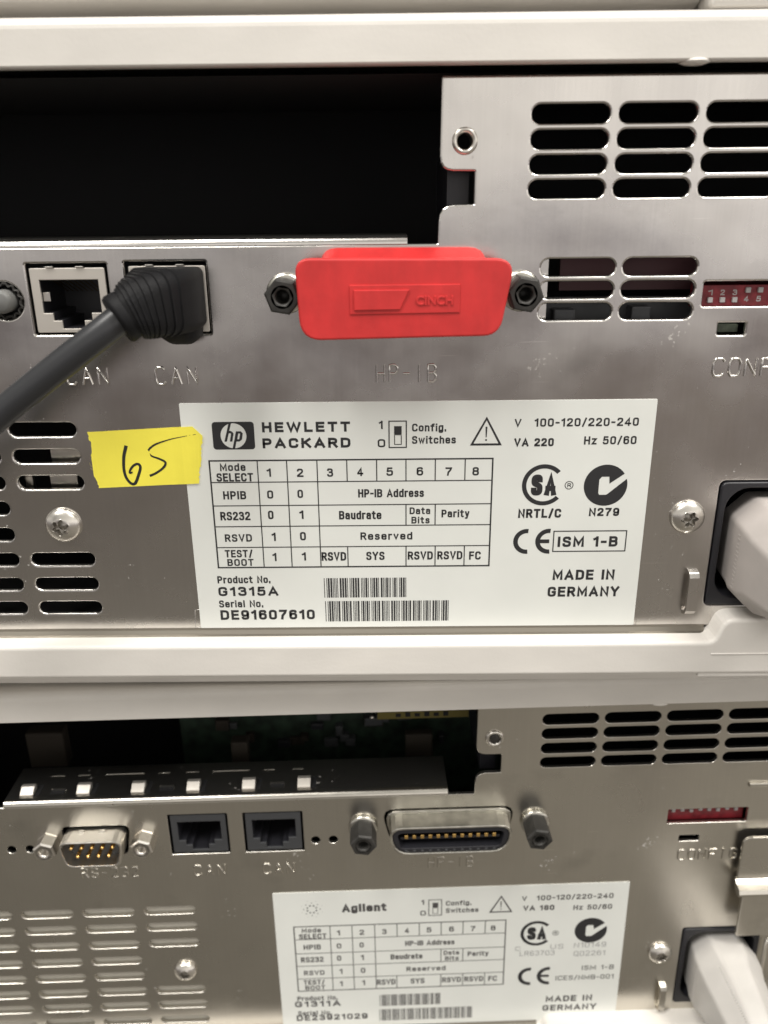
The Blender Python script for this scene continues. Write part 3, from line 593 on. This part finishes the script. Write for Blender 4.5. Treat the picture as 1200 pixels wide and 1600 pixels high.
# what shows behind the slots
mb = MB(); box(mb, 20, 28.0, 3.5, 4.5, 38, 55); mb.build('inner_bracket', STEEL, up_)
mb = MB(); box(mb, 31.5, 60, 9, 10, 46.0, 56); mb.build('inner_board', MAROON, up_)
mb = MB(); box(mb, 28, 60, 9, 11, 38, 44.6); box(mb, 30, 34.5, 5, 9, 39.5, 42.5, .3); box(mb, 46, 50, 5, 9, 39.5, 43, .3); mb.build('inner_component', GREYBLACK, up_)
mb = MB(); box(mb, -78.5, -70.4, 4, 5, 11.0, 15.0); box(mb, -84.6, -83.0, 3, 4, 4, 9); box(mb, -79.5, -73.5, 4, 5, 5, 9.5); mb.build('inner_bracket', STEEL2, up_)
mb = MB(); box(mb, 7.5, 11.8, 6, 40, 60, 72); mb.build('inner_rib', BLACK, up_)
# pressed outline the label sits in
mb = MB()
tube(mb, [(-48.2, -.02, -23.5), (-49.3, -.02, -23.6), (-49.6, -.02, -28.2), (-44.2, -.02, -28.2), (-44.2, -.02, -27.4)], .12, 8, .7)
mb.build('pressed_outline', STEEL, up_); mb = MB(); tube(mb, [(45.5, -.02, -28.25), (52.2, -.02, -28.25), (52.4, -.02, -27.0)], .12, 8, .7); mb.build('pressed_outline', STEEL, up_)
nameplate(up_, -48.3, 24.75, 100.0, 53.0, 0.0, True)
stamped(up_, 'CAN', -71.0, 28.9, 3.4, 3.3, 1.9, .24, STEEL); stamped(up_, 'CAN', -52.5, 28.8, 3.5, 3.3, 1.9, .25, STEEL)
stamped(up_, 'HP-IB', -6.8, 28.8, 3.6, 2.65, 1.6, .25, STEEL); stamped(up_, 'CONFIG', 62.4, 29.4, 3.6, 3.3, 2.2, .28, STEEL)
finish(up_)

# ================================================================== lower instrument
lw = thing('lab_instrument', 'lower rear panel of brushed steel with bare gold-pin connectors and blurred white rating label', 'lab instrument')
holes = []
for row, zc in enumerate((79.3, 74.9, 70.35, 65.9)):
    for k in range(8): holes.append(slot(22.6 + 16.2 * k, 22.6 + 16.2 * k + 14.7, zc))
for row, zc in enumerate((19.4, 13.4, 7.3, 1.1, -5.0, -11.1, -17.1, -23.1)):
    for k in range(5):
        if k == 0 and row in (3, 4): continue
        x1 = -72.6 - 17.15 * k; holes.append(slot(x1 - 14.5, x1, zc, 2.9))
K1, K2 = (-77.1, -61.1, 39.2, 52.6), (-57.0, -40.9, 39.2, 52.5)
for J in (K1, K2): holes.append(rrect(*[J[0], J[2], J[1], J[3]], .3, 2))
for xx in (-120.1, -115.1, -37.7, -32.9): holes.append(circle(xx, 42.6, 1.25, 16))
DB = [(-106.0, 49.1), (-105.0, 50.0), (-88.4, 50.0), (-87.3, 49.1), (-88.6, 40.6), (-90.4, 39.6), (-103, 39.6), (-104.6, 40.6)]
holes.append(roundpoly([(-106.1, 49.7), (-87.4, 49.7), (-89.0, 39.8), (-104.5, 39.8)], 2.0))
holes.append(roundpoly([(-19.6, 52.2), (16.6, 52.2), (14.2, 41.2), (-17.2, 41.2)], 3.2))
holes.append(rrect(58.5, 44.4, 80.5, 49.2, .4, 2)); holes.append(rrect(62.4, 38.2, 68.0, 40.3, .3, 2)); holes.append(rrect(67.2, -23.1, 90.3, 6.4, .8, 3))
mb = MB(); plate(mb, panel_outline(-1.7, 56.5, 85.0), holes, 0, 1.2, .21, 3)
mb.build('rear_panel', STEEL2, lw, 'brushed steel rear panel with rounded vent slots')
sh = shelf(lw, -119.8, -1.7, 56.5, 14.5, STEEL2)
ledge(lw, 26, -28.0, FLANGE)
tray(lw, 27.0, -29.4, -26.0); lid(lw); body_shell(lw)
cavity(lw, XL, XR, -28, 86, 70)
ring(lw, 10.3, 74.2, BRIGHT, True)
screw(lw, -77.7, -3.2, 3.3, BRIGHT, 0); screw(lw, 61.2, -2.6, 3.5, BRIGHT, 15)
peg(lw, 62.2, 64.0, -25.0, -14.6, STEEL2)
rj45(lw, K1[0] + .6, K1[1] - .6, K1[2] + .4, K1[3] - .5, GREYBLACK, BLACK, False); rj45(lw, K2[0] + .6, K2[1] - .6, K2[2] + .4, K2[3] - .5, GREYBLACK, BLACK, False)
standoff(lw, -24.6, 46.9, 7.5, DARKMETAL); standoff(lw, 22.0, 46.9, 7.5, DARKMETAL)
inlet(lw, 67.35, 90.1, -22.9, 6.25)
# spring tabs, little slots and scored lines on the folded shelf
zs = 58.0
for xx in (-114.5, -99.5, -84.9, -70.1, -55.2, -40.3):
    mb = MB(); pr = [(2.5, zs + .02), (2.7, zs + .5), (4.6, zs + 1.7), (5.6, zs + 1.75), (5.9, zs + 1.4), (5.9, zs + .02)]
    v0 = len(mb.v); xprofile(mb, roundpoly(pr, .3, 2), xx - 1.7, xx + 1.7); mb.build('spring_tab', SHIELD, sh)
    mb = MB(); box(mb, xx + 1.8, xx + 3.2, 2.6, 7.2, zs + .02, zs + .06); mb.build('punched_gap', FOAM, sh)
for xx in (-106.6, -77.4, -47.6):
    mb = MB(); box(mb, xx - 1.9, xx + 1.9, 3.2, 4.8, zs + .02, zs + .06); mb.build('punched_gap', FOAM, sh)
    mb = MB(); box(mb, xx - 1.9, xx + 1.9, 4.8, 5.0, zs + .02, zs + .5); mb.build('punched_lip', STEEL2, sh)
mb = MB()
for x0, x1 in ((-110.5, -107), (-103, -100), (-95.5, -85), (-81, -78), (-73.5, -70), (-66, -56), (-52, -49), (-44, -41)):
    tube(mb, [(x0, 8.0, zs - .4), (x0, 10.8, zs + .02), (x1, 10.8, zs + .02)], .16, 6, .6)
mb.build('scored_line', STEEL2, sh)
# serial connector
def dshell(dx, g):
    return roundpoly([(-96.75 - 8.7 + g, 48.9 - g), (-96.75 + 8.7 - g, 48.9 - g), (-96.75 + 7.2 - g, 40.5 + g), (-96.75 - 7.2 + g, 40.5 + g)], 2.4 - g * .5)
mb = MB(); plate(mb, dshell(0, 0), [dshell(0, .55)], -5.2, 1.2, .2, 2); d = mb.build('serial_connector', BRIGHT, lw)
mb = MB(); plate(mb, dshell(0, .5), (), -1.0, .5, .1, 1); mb.build('insulator', GREYBLACK, d)
for row, (n, zc) in enumerate(((5, 46.1), (4, 43.3))):
    for k in range(n):
        q = MB(); xx = -96.75 + (k - (n - 1) / 2) * 2.75; lathe(q, xx, zc, [(.5, -1), (.5, -3.9), (.3, -4.4), (.01, -4.5)], 10); q.build('pin', GOLD, d)
for xx in (-100, -94.5):
    q = MB(); box(q, xx - .8, xx + .8, -1.6, -.6, 48.75, 49.2, .1); q.build('dimple', BRIGHT, d)
for xx in (-109.7, -83.9):
    mb = MB(); hexr = lambda a, rr, yy: rr / max(math.cos(((a + R(20)) % R(60)) - R(30)), .5) if rr > 1.6 else rr
    lathe(mb, xx, 44.6, [(2.6, 0), (2.7, -.4), (2.7, -3.5), (2.35, -3.9), (1.61, -3.9)], 36, False, hexr); lathe(mb, xx, 44.6, [(2.2, -3.9), (1.3, -3.9), (1.1, -3.5), (1.1, -1), (.01, -1)], 24)
    mb.build('jack_screw', BRIGHT, lw)
# parallel ribbon connector
def rshell(g, e=0): return roundpoly([(-18.4 + g, 51.2 - g), (15.6 - g, 51.2 - g), (13.4 - g * .7, 42.0 + g), (-16.2 + g * .7, 42.0 + g)], [3.4, 3.4, 4.6, 4.6])
mb = MB(); plate(mb, rshell(0), [rshell(.7)], -6.2, 1.2, .3, 2); plate(mb, rshell(-.7), [rshell(.1)], -.6, .6, .3, 2); rc = mb.build('ribbon_connector', ZINC, lw)
def rrec(g): return roundpoly([(-15.8 + g, 49.1 - g), (13.0 - g, 49.1 - g), (11.8 - g, 44.1 + g), (-14.6 + g, 44.1 + g)], 1.4)
mb = MB(); plate(mb, rshell(.75), [rrec(0)], -5.9, .5, .2, 1); box(mb, -16, 13.5, .4, .8, 43.5, 49.6); ins = mb.build('insulator', BLACK, rc)
for k in range(12):
    xx = -13.2 + k * 2.13
    q = MB(); box(q, xx - .5, xx + .5, -5.2, -.5, 46.7, 47.9, .15); q.build('contact', GOLD, rc)
    q = MB(); box(q, xx - .35, xx + .35, -6.0, -4.8, 42.9, 43.6, .1); q.build('contact_tail', GREYBLACK, rc)
mb = MB(); box(mb, -14.8, 12, -4.6, -.2, 45.9, 46.75, .2); mb.build('tongue', BLACK, rc)
for xx in (-11.5, -5.5, 6.5):
    q = MB(); box(q, xx - 2, xx + 2, -.95, -.5, 51.2, 51.8, .1); q.build('crimp', ZINC, rc)
dip(lw, 58.5, 80.5, 44.4, 49.2, True)
mb = MB(); box(mb, 62.8, 67.6, 3, 4.2, 38.2, 39.4, .1); mb.build('crystal_can', GREEN, lw)
mb = MB(); box(mb, 79.3, 90, -.7, .1, 56.3, 57.6, .25); mb.build('lanced_tab', STEEL2, lw)
# baffle close behind the left vent slots
mb = MB(); box(mb, -160, -70, 1.35, 2.2, -27, 24); mb.build('baffle', mat('dull_metal', (.44, .42, .375), .7, .25), lw)
# retaining bracket beside the power inlet
mb = MB(); plate(mb, roundpoly([(79.2, 26.5), (110, 26.5), (110, 41.0), (79.2, 41.0)], [0, 0, 0, 2.6]), (), -2.6, -1.7, .25, 2)
xprofile(mb, [(-2.6, 26.6), (-3.6, 25.9), (-5.4, 25.2), (-5.9, 24.2), (-5.6, 23.2), (-4.6, 22.8), (-3.6, 23.2), (-2.4, 24.6), (-1.7, 26.6)], 78.8, 110)
plate(mb, roundpoly([(80.4, 7.6), (110, 7.6), (110, 24.0), (80.4, 24.0)], [1, 0, 0, 0]), (), -4.6, -3.7, .25, 2); mb.build('retaining_bracket', STEEL2, lw)
mb = MB(); tube(mb, [(93.5, -.4, 2.5), (91.6, -1.6, 2.6), (91.4, -1.8, 1), (91.4, -1.8, -12), (92.4, -1, -16)], .55, 8); mb.build('wire_clip', BRIGHT, lw)
# things seen through the opening
mb = MB(); box(mb, -20, 5, 12, 12.4, 72.6, 79.5); o = mb.build('warning_label', YELLOWL, lw)
for k_ in range(6):
    q = MB(); box(q, -15 + k_ * 2.6, -13.6 + k_ * 2.6, 11.9, 11.98, 73.2, 74.3 + .4 * (k_ % 2)); q.build('printed_smudge', FOAM, o)
mb = MB(); box(mb, -62.5, -57.6, 20, 24, 50, 60.5, .5); mb.build('inner_post', BROWNP, lw)
mb = MB(); box(mb, -12, -4, 22, 25, 50, 60, .5); mb.build('inner_post', BROWNP, lw)
mb = MB(); box(mb, -123, -112, 25, 30, 50, 62, .6); mb.build('inner_block', BROWNP, lw)
BOARD = mat('dark_board', (.012, .022, .014), .5, var=(300, (1, 1, 1), .4, 2.0))
mb = MB(); box(mb, -80, 20, 34, 35.5, 30, 74); o = mb.build('inner_board', BOARD, lw)
for k in range(26):
    q = MB(); xx = random.uniform(-76, 14); zz = random.uniform(46, 70); ww = random.uniform(1.5, 6); box(q, xx, xx + ww, 34 - random.uniform(1, 3), 34, zz, zz + random.uniform(1.5, 4), .2); q.build('board_component', random.choice((GREYBLACK, BLACK, BROWNP, GREYBLACK)), o)
mb = MB(); lathe(mb, -21.5, 72.5, [(.6, 14), (.6, 13), (.01, 12.8)], 12); mb.build('inner_rivet', BRIGHT, lw)
mb = MB(); box(mb, 7.5, 11.8, 6, 40, 60, 72); mb.build('inner_rib', BLACK, lw)
nameplate(lw, -50.7, 24.5, 100.8, 53.5, 0.0, False)
stamped(lw, 'RS-232', -102.5, 32.2, 3.3, 2.75, 1.7, .24, STEEL2); stamped(lw, 'CAN', -71.6, 31.8, 3.4, 3.3, 1.9, .25, STEEL2); stamped(lw, 'CAN', -52.6, 31.6, 3.4, 3.3, 1.9, .25, STEEL2)
stamped(lw, 'HP-IB', -6.8, 32.0, 3.6, 2.65, 1.6, .25, STEEL2); stamped(lw, 'CONFIG', 62.8, 31.8, 3.4, 2.9, 1.9, .25, STEEL2)
finish(lw)
def place(o, Tm, lz):
    """Tm: where the panel's own zero stands; the thing's origin is lz below it"""
    o.matrix_world = Tm @ Matrix.Translation((0, 0, lz * S))
TL = Matrix.Translation(Vector((12.73, 10.68, -141.44)) * S) @ Matrix.Rotation(R(1.5688), 4, 'Z') @ Matrix.Rotation(R(-0.4319), 4, 'Y')
place(lw, TL, TRAY_BOTTOM)

# ================================================================== instrument standing on top: only its tray shows
tp = thing('lab_instrument', 'beige underside edge of another instrument, cut off at the very top of the photo', 'lab instrument', (0, 0, 94.6 + .15))
tray(tp, 68.6, foot_x=52.3)
mb = MB(); plate(mb, [(XL, -28.6), (XR, -28.6), (XR, 60), (XL, 60)], (), 0, 1, .28, 1); mb.build('rear_panel', STEEL, tp)
mb = MB(); box(mb, 52.3, 172, -3.2, 4, -46.2, -38.9, 1.0); mb.build('tray_foot', BEIGE, tp)
mb = MB(); xprofile(mb, [(-1.6, -40.4), (-1.6, -43.1), (-1.2, -43.6), (5, -45.2), (5, -40.4)], -172, 52); mb.build('tray_rib', BEIGE, tp)
finish(tp)

# ================================================================== red dust cap on the ribbon connector
rcx = thing('connector_cap', 'bright red plastic dust cap over the wide connector', 'dust cap', (-1.3, 0, 46.5))
def kids_local(root):
    for ch in list(root.children): ch.location = Vector(ch.location) - Vector(root.location)
mb = MB()
fo = roundpoly([(-21.8, 54.1), (19.5, 53.7), (16.9, 39.5), (-21.2, 38.9)], [2.8, 3.2, 3.8, 4.2], 6)
plate(mb, fo, (), -9.6, -7.6, .45, 3)
mb.build('cap_front', RED, rcx)
mb = MB(); a = roundpoly([(-17.8, 55.4), (15.2, 55.2), (13.2, 40.6), (-16.4, 40.6)], 3.4, 5); b = roundpoly([(-18.3, 53.9), (15.8, 53.7), (13.6, 40.4), (-16.8, 40.4)], 3.2, 5)
loft(mb, [[(x, -.15, z) for x, z in a], [(x, -1.6, z + .1) for x, z in a], [(x, -4, z * .97 + 54 * .03) for x, z in b], [(x, -7.9, z) for x, z in b]], True, True); mb.build('cap_skirt', RED, rcx)
mb = MB(); plate(mb, [(-11.6, 49.2), (9.2, 49.2), (9.2, 44.0), (-11.6, 43.8)][::-1], (), -9.82, -9.5, .1, 1)
plate(mb, [(-10.8, 48.3), (-.4, 48.3), (-2.1, 44.7), (-10.8, 44.6)][::-1], (), -10.15, -9.75, .12, 1); mb.build('raised_frame', RED, rcx)
cu = bpy.data.curves.new('tmp', 'FONT'); cu.body = 'CINCH'; cu.size = 2.6; cu.offset = .03; cu.extrude = .22; cu.bevel_depth = .05; cu.space_character = 1.0
o = bpy.data.objects.new('tmp', cu); COL.objects.link(o); dg = bpy.context.evaluated_depsgraph_get(); dg.update(); me = bpy.data.meshes.new_from_object(o.evaluated_get(dg))
vv = [tuple(q.co) for q in me.vertices]; a0 = min(q[0] for q in vv); a1 = max(q[0] for q in vv)
mb = MB(); mb.add([(.9 + (q[0] - a0) / (a1 - a0) * 7.0, -9.78 - q[2] * .8, 45.5 + q[1] * .86) for q in vv], [tuple(q.vertices) for q in me.polygons]); bpy.data.objects.remove(o); mb.build('raised_lettering', RED, rcx)
kids_local(rcx)

# ================================================================== yellow tape with the handwritten number
tape = thing('tape', 'torn piece of yellow tape with handwritten number 65', 'tape', (-56, -.1, 13))
rnd = random.Random(3)
def rough(a, b, n, amp):
    o = []
    for k in range(n):
        u = k / n; o.append((a[0] + (b[0] - a[0]) * u + rnd.uniform(-amp, amp), a[1] + (b[1] - a[1]) * u + rnd.uniform(-amp, amp) * .3))
    return o
out = rough((-68.2, 18.7), (-67.9, 14.9), 9, .26) + rough((-67.9, 14.9), (-68.7, 11.6), 8, .26) + rough((-68.7, 11.6), (-67.5, 6.2), 12, .26)
low = [(-67.5 + (21.8) * k / 10, 6.2 + .9 * k / 10) for k in range(10)]
rgt = rough((-45.7, 7.1), (-44.6, 13.1), 12, .2) + rough((-44.6, 13.1), (-43.9, 17.6), 10, .22) + [(-43.9, 17.8), (-45.9, 19.8)]
topE = [(-45.9 + (-68.2 + 45.9) * k / 10, 19.8 + (18.7 - 19.8) * k / 10) for k in range(1, 10)]
oo = out + low + rgt + topE
def lift(x, z):
    return (-.30 if x > -48.6 else -.12 - .18 * max(0, min(1, (x + 50.4) / 1.8))) - .10 * max(0, (x + 47) / 3) ** 2 - .06 * (1 + math.sin(x * .55 + z * .35)) * .5
def clip(P, x, keep_right):
    o = []
    for (ax, az), (bx, bz) in zip(P, P[1:] + P[:1]):
        ia = (ax >= x) == keep_right; ib = (bx >= x) == keep_right
        if ia: o.append((ax, az))
        if ia != ib: t = (x - ax) / (bx - ax); o.append((x, az + (bz - az) * t))
    return o
V = []; F = []                       # the sheet is cut into narrow bands so that it can follow the lift
cuts = [-70 + .9 * k for k in range(31)] + [-48.6, -50.4]; cuts.sort()
for xa_, xb_ in zip(cuts, cuts[1:]):
    P = clip(clip(oo, xa_, True), xb_, False)
    if len(P) < 3: continue
    vv_, ff_ = curve_mesh([P], 0, 0)
    o_ = len(V); V += [(q[0], lift(q[0], q[1]), q[1]) for q in vv_]; F += [tuple(i + o_ for i in q) for q in ff_]
mb = MB(); mb.add(V, F); mb.add([(a, b + .05, c) for a, b, c in V], [tuple(reversed(q)) for q in F])
n0 = len(oo); ring_ = [(a, lift(a, c), c) for a, c in oo]; mb.add(ring_ + [(a, b + .05, c) for a, b, c in ring_], [(i, (i + 1) % n0, n0 + (i + 1) % n0, n0 + i) for i in range(n0)])
mb.build('tape_strip', TAPE, tape)
def pen(P, wds):
    pts = catmull([(a, 0, b) for a, b in P], 6); N = len(pts); mb = MB(); v = []; f = []
    for i, q in enumerate(pts):
        t = (pts[min(i + 1, N - 1)] - pts[max(i - 1, 0)]).normalized(); s = Vector((-t.z, 0, t.x)); u = i / (N - 1) * (len(wds) - 1); k = min(int(u), len(wds) - 2); wd = wds[k] * (1 - u + k) + wds[k + 1] * (u - k)
        for sg in (-1, 1): e = q + s * sg * wd / 2; v.append((e.x, lift(e.x, e.z) - .02 - .0004 * i, e.z))
    for i in range(N - 1): f.append((2 * i, 2 * i + 2, 2 * i + 3, 2 * i + 1))
    mb.add(v, f); mb.build('handwritten_digit', MARKER, tape)
pen([(-60.4, 15.7), (-61.2, 13.2), (-61.5, 10.4), (-61.2, 8.5), (-60.3, 7.2), (-59.4, 7.3), (-58.5, 9.1), (-57.9, 10.9), (-58.4, 11.6), (-59.4, 11.2), (-60.2, 10.2), (-60.3, 9.6), (-59.7, 9.8)], [.75, .6, .6, .65, .6, .55, .45, .35])
pen([(-45.3, 18.1), (-50.1, 17.2), (-53.2, 16.3), (-54.7, 15.6), (-55.8, 14.5), (-55.3, 13.4), (-53.6, 12.7), (-52.4, 11.9), (-53.0, 10.7), (-54.7, 9.5), (-56.1, 8.9)], [.12, .22, .4, .45, .4, .45, .5, .5, .55])
kids_local(tape)

# ================================================================== black network cable
nc = thing('network_cable', 'black network cable plugged into the right-hand jack beside an empty one', 'cable', (-48.5, 0, 46))
def sec(c, t, side, w_, h_, r_, n=6):
    """rounded rectangle across direction t; side: the width direction"""
    t = Vector(t).normalized(); s = Vector(side); s = (s - t * s.dot(t)).normalized(); u = s.cross(t)
    return [tuple(Vector(c) + s * a + u * b) for a, b in rrect(-w_ / 2, -h_ / 2, w_ / 2, h_ / 2, r_, n)]
mb = MB()
S_ = [((-47.3, 1.2, 46.4), (0, -1, 0), 12.4, 11.4, 1.2), ((-47.2, -2.5, 46.4), (0, -1, 0), 12.8, 12.0, 1.6), ((-47.2, -7, 46.5), (-.12, -1, 0), 12.8, 12.2, 2.2),
      ((-47.8, -10.5, 46.6), (-.4, -.9, 0), 12.6, 12.0, 2.8), ((-49.2, -13.4, 46.4), (-.85, -.7, -.15), 12.0, 11.4, 3.4), ((-50.6, -15.3, 45.8), (-1, -.5, -.35), 11.0, 10.6, 4.0),
      ((-51.7, -16.4, 45.2), (-1, -.4, -.5), 9.8, 9.4, 4.3)]
secs = [sec(c, t, (1, 0, 0) if i < 4 else (.6, -.8, 0), a, b, r0) for i, (c, t, a, b, r0) in enumerate(S_)]
# the side direction turns with the bend
secs = []
for i, (c, t, a, b, r0) in enumerate(S_):
    tt = Vector(t).normalized(); side = tt.cross(Vector((0, 0, 1))); secs.append(sec(c, t, side, a, b, r0))
loft(mb, secs, True, True); mb.build('plug_boot', RUBBER, nc)
def on_boot(u):
    k = min(int(u), len(S_) - 2); w_ = u - k; A, B = S_[k], S_[k + 1]; L = lambda p_, q_: Vector(p_) * (1 - w_) + Vector(q_) * w_
    return L(A[0], B[0]), L(A[1], B[1]), A[2] * (1 - w_) + B[2] * w_, A[3] * (1 - w_) + B[3] * w_, A[4] * (1 - w_) + B[4] * w_
for u in (3.1, 3.45, 3.8, 4.15, 4.5, 4.85, 5.2, 5.55):
    c, t, a, b, r0 = on_boot(u); tt = t.normalized(); side = tt.cross(Vector((0, 0, 1))); q = MB()
    loft(q, [sec(c - tt * .42, t, side, a - .5, b - .5, r0), sec(c - tt * .22, t, side, a + .45, b + .45, r0 + .2), sec(c + tt * .22, t, side, a + .45, b + .45, r0 + .2), sec(c + tt * .42, t, side, a - .6, b - .6, r0)], False, True)
    q.build('strain_rib', RUBBER, nc)
q = MB(); c0 = Vector((-52.3, -17.0, 44.8)); tt = Vector((-1, -.55, -.62)).normalized()
tube(q, [c0 + tt * a for a in (-2.2, -.6, .9, 1.5, 1.6, .2, -.6)], [4.2, 4.6, 4.7, 4.4, 3.7, 3.3, 2.0], 30, 1, False); q.build('boot_collar', RUBBER, nc)
q = MB(); loft(q, [sec((-45.6, .6, 40.2), (0, -1, 0), (1, 0, 0), 7.4, 5.2, 2.5), sec((-45.6, -3.5, 40.3), (0, -1, 0), (1, 0, 0), 7.8, 5.6, 2.7), sec((-45.6, -6.5, 40.8), (0, -1, .2), (1, 0, 0), 7.0, 4.4, 2.1), sec((-45.6, -7.4, 41.3), (0, -1, .4), (1, 0, 0), 5.4, 2.6, 1.2)]); q.build('latch_cover', RUBBER, nc)
path = catmull([(-51.0, -16.4, 45.6), (-53.6, -18.2, 43.9), (-57.5, -19.3, 41.1), (-63.5, -19.8, 36.9), (-70, -20, 32.3), (-76.5, -20.2, 27.6), (-84, -21, 21.5), (-98, -25, 9), (-120, -32, -14), (-150, -42, -50)], 6)
q = MB(); tube(q, path, 2.7, 28, .86); q.build('cord', CABLE, nc)
kids_local(nc)

# ================================================================== grey power cords
def power_cord(label, T_, cx, cz, m, hang, tag_group='grey power cords'):
    o = thing('power_cord', label, 'power cord', (0, 0, 0), tag_group)
    def S8(yv, hw, hh, ch, dx=0, dz=0):
        ch *= 1.45; b = [(-hw + ch, -hh), (hw - ch, -hh), (hw, -hh + ch), (hw, hh - ch), (hw - ch, hh), (-hw + ch, hh), (-hw, hh - ch), (-hw, -hh + ch)]
        return [(cx + dx + a, yv, cz + dz + c) for a, c in roundpoly(b, min(2.2, ch * .5), 4)]
    mb = MB(); loft(mb, [S8(6, 8.2, 11.6, 3), S8(-.5, 8.6, 12.2, 3.2), S8(-3, 9.1, 12.7, 3.4), S8(-7, 9.1, 12.6, 3.6), S8(-10, 8.6, 11.8, 3.8), S8(-18, 7.9, 10.6, 3.6, .3, -.3), S8(-27, 6.7, 8.6, 3.0, .6, -1), S8(-33, 5.6, 6.6, 2.6, .8, -1.6), S8(-34.5, 4.6, 5.2, 2.2, .8, -1.8)], True, True)
    pb = mb.build('plug_body', m, o)
    mb = MB(); rads = []; pts = []
    for k in range(13):
        u = k / 12; pts.append((cx + .9 + hang * u * u * 2, -33.5 - 11 * u, cz - 1.8 - 4 * u * u)); rads.append((4.6 - 1.0 * u) + (.35 if k % 2 else -.1))
    tube(mb, pts, rads, 20); mb.build('strain_relief', m, o)
    e = pts[-1]; mb = MB(); tube(mb, catmull([e, (e[0] + hang, -52, cz - 12), (e[0] + hang * 2, -58, cz - 30), (e[0] + hang * 3, -58, cz - 70), (e[0] + hang * 3, -56, cz - 140)], 7), 3.5, 16); mb.build('cord', m, o)
    # tiny raised marks on the flank
    mb = MB(); rr = random.Random(5)
    for k in range(14):
        zz = cz + 5.5 - k * .95; h = rr.uniform(.3, .7)
        box(mb, cx - 9.16, cx - 8.95, -6.6 + rr.uniform(0, .5), -4.8 - rr.uniform(0, .5), zz, zz + h * .6)
    mb.build('moulded_marks', m, pb)
    mb = MB()
    for (ya, xa2), (yb, xb2) in (((-9.8, cx - 5.2), (-26.5, cx - 3.0)),):
        n_ = 26
        for k in range(n_):
            u = k / (n_ - 1); yy = ya + (yb - ya) * u; xx = xa2 + (xb2 - xa2) * u; zt_ = cz + 11.8 - 3.9 * max(0, u - .1); tube(mb, [(xx - .25, yy, zt_ - .2 + .0), (xx + .25, yy, zt_ - .0)], .14, 5)
    mb.build('moulded_beads', m, pb)
    o.matrix_world = T_
    return o
power_cord('grey moulded power plug at the right edge, in the upper panel', Matrix.Identity(4), 79.6, -9.6, GREYCORD, 3)
power_cord('pale grey power plug at the bottom right corner, under the steel bracket', TL, 79.4, -9.5, PALECORD, 2)
for o in list(bpy.data.objects):
    if o.name.startswith('tmp'): bpy.data.objects.remove(o)
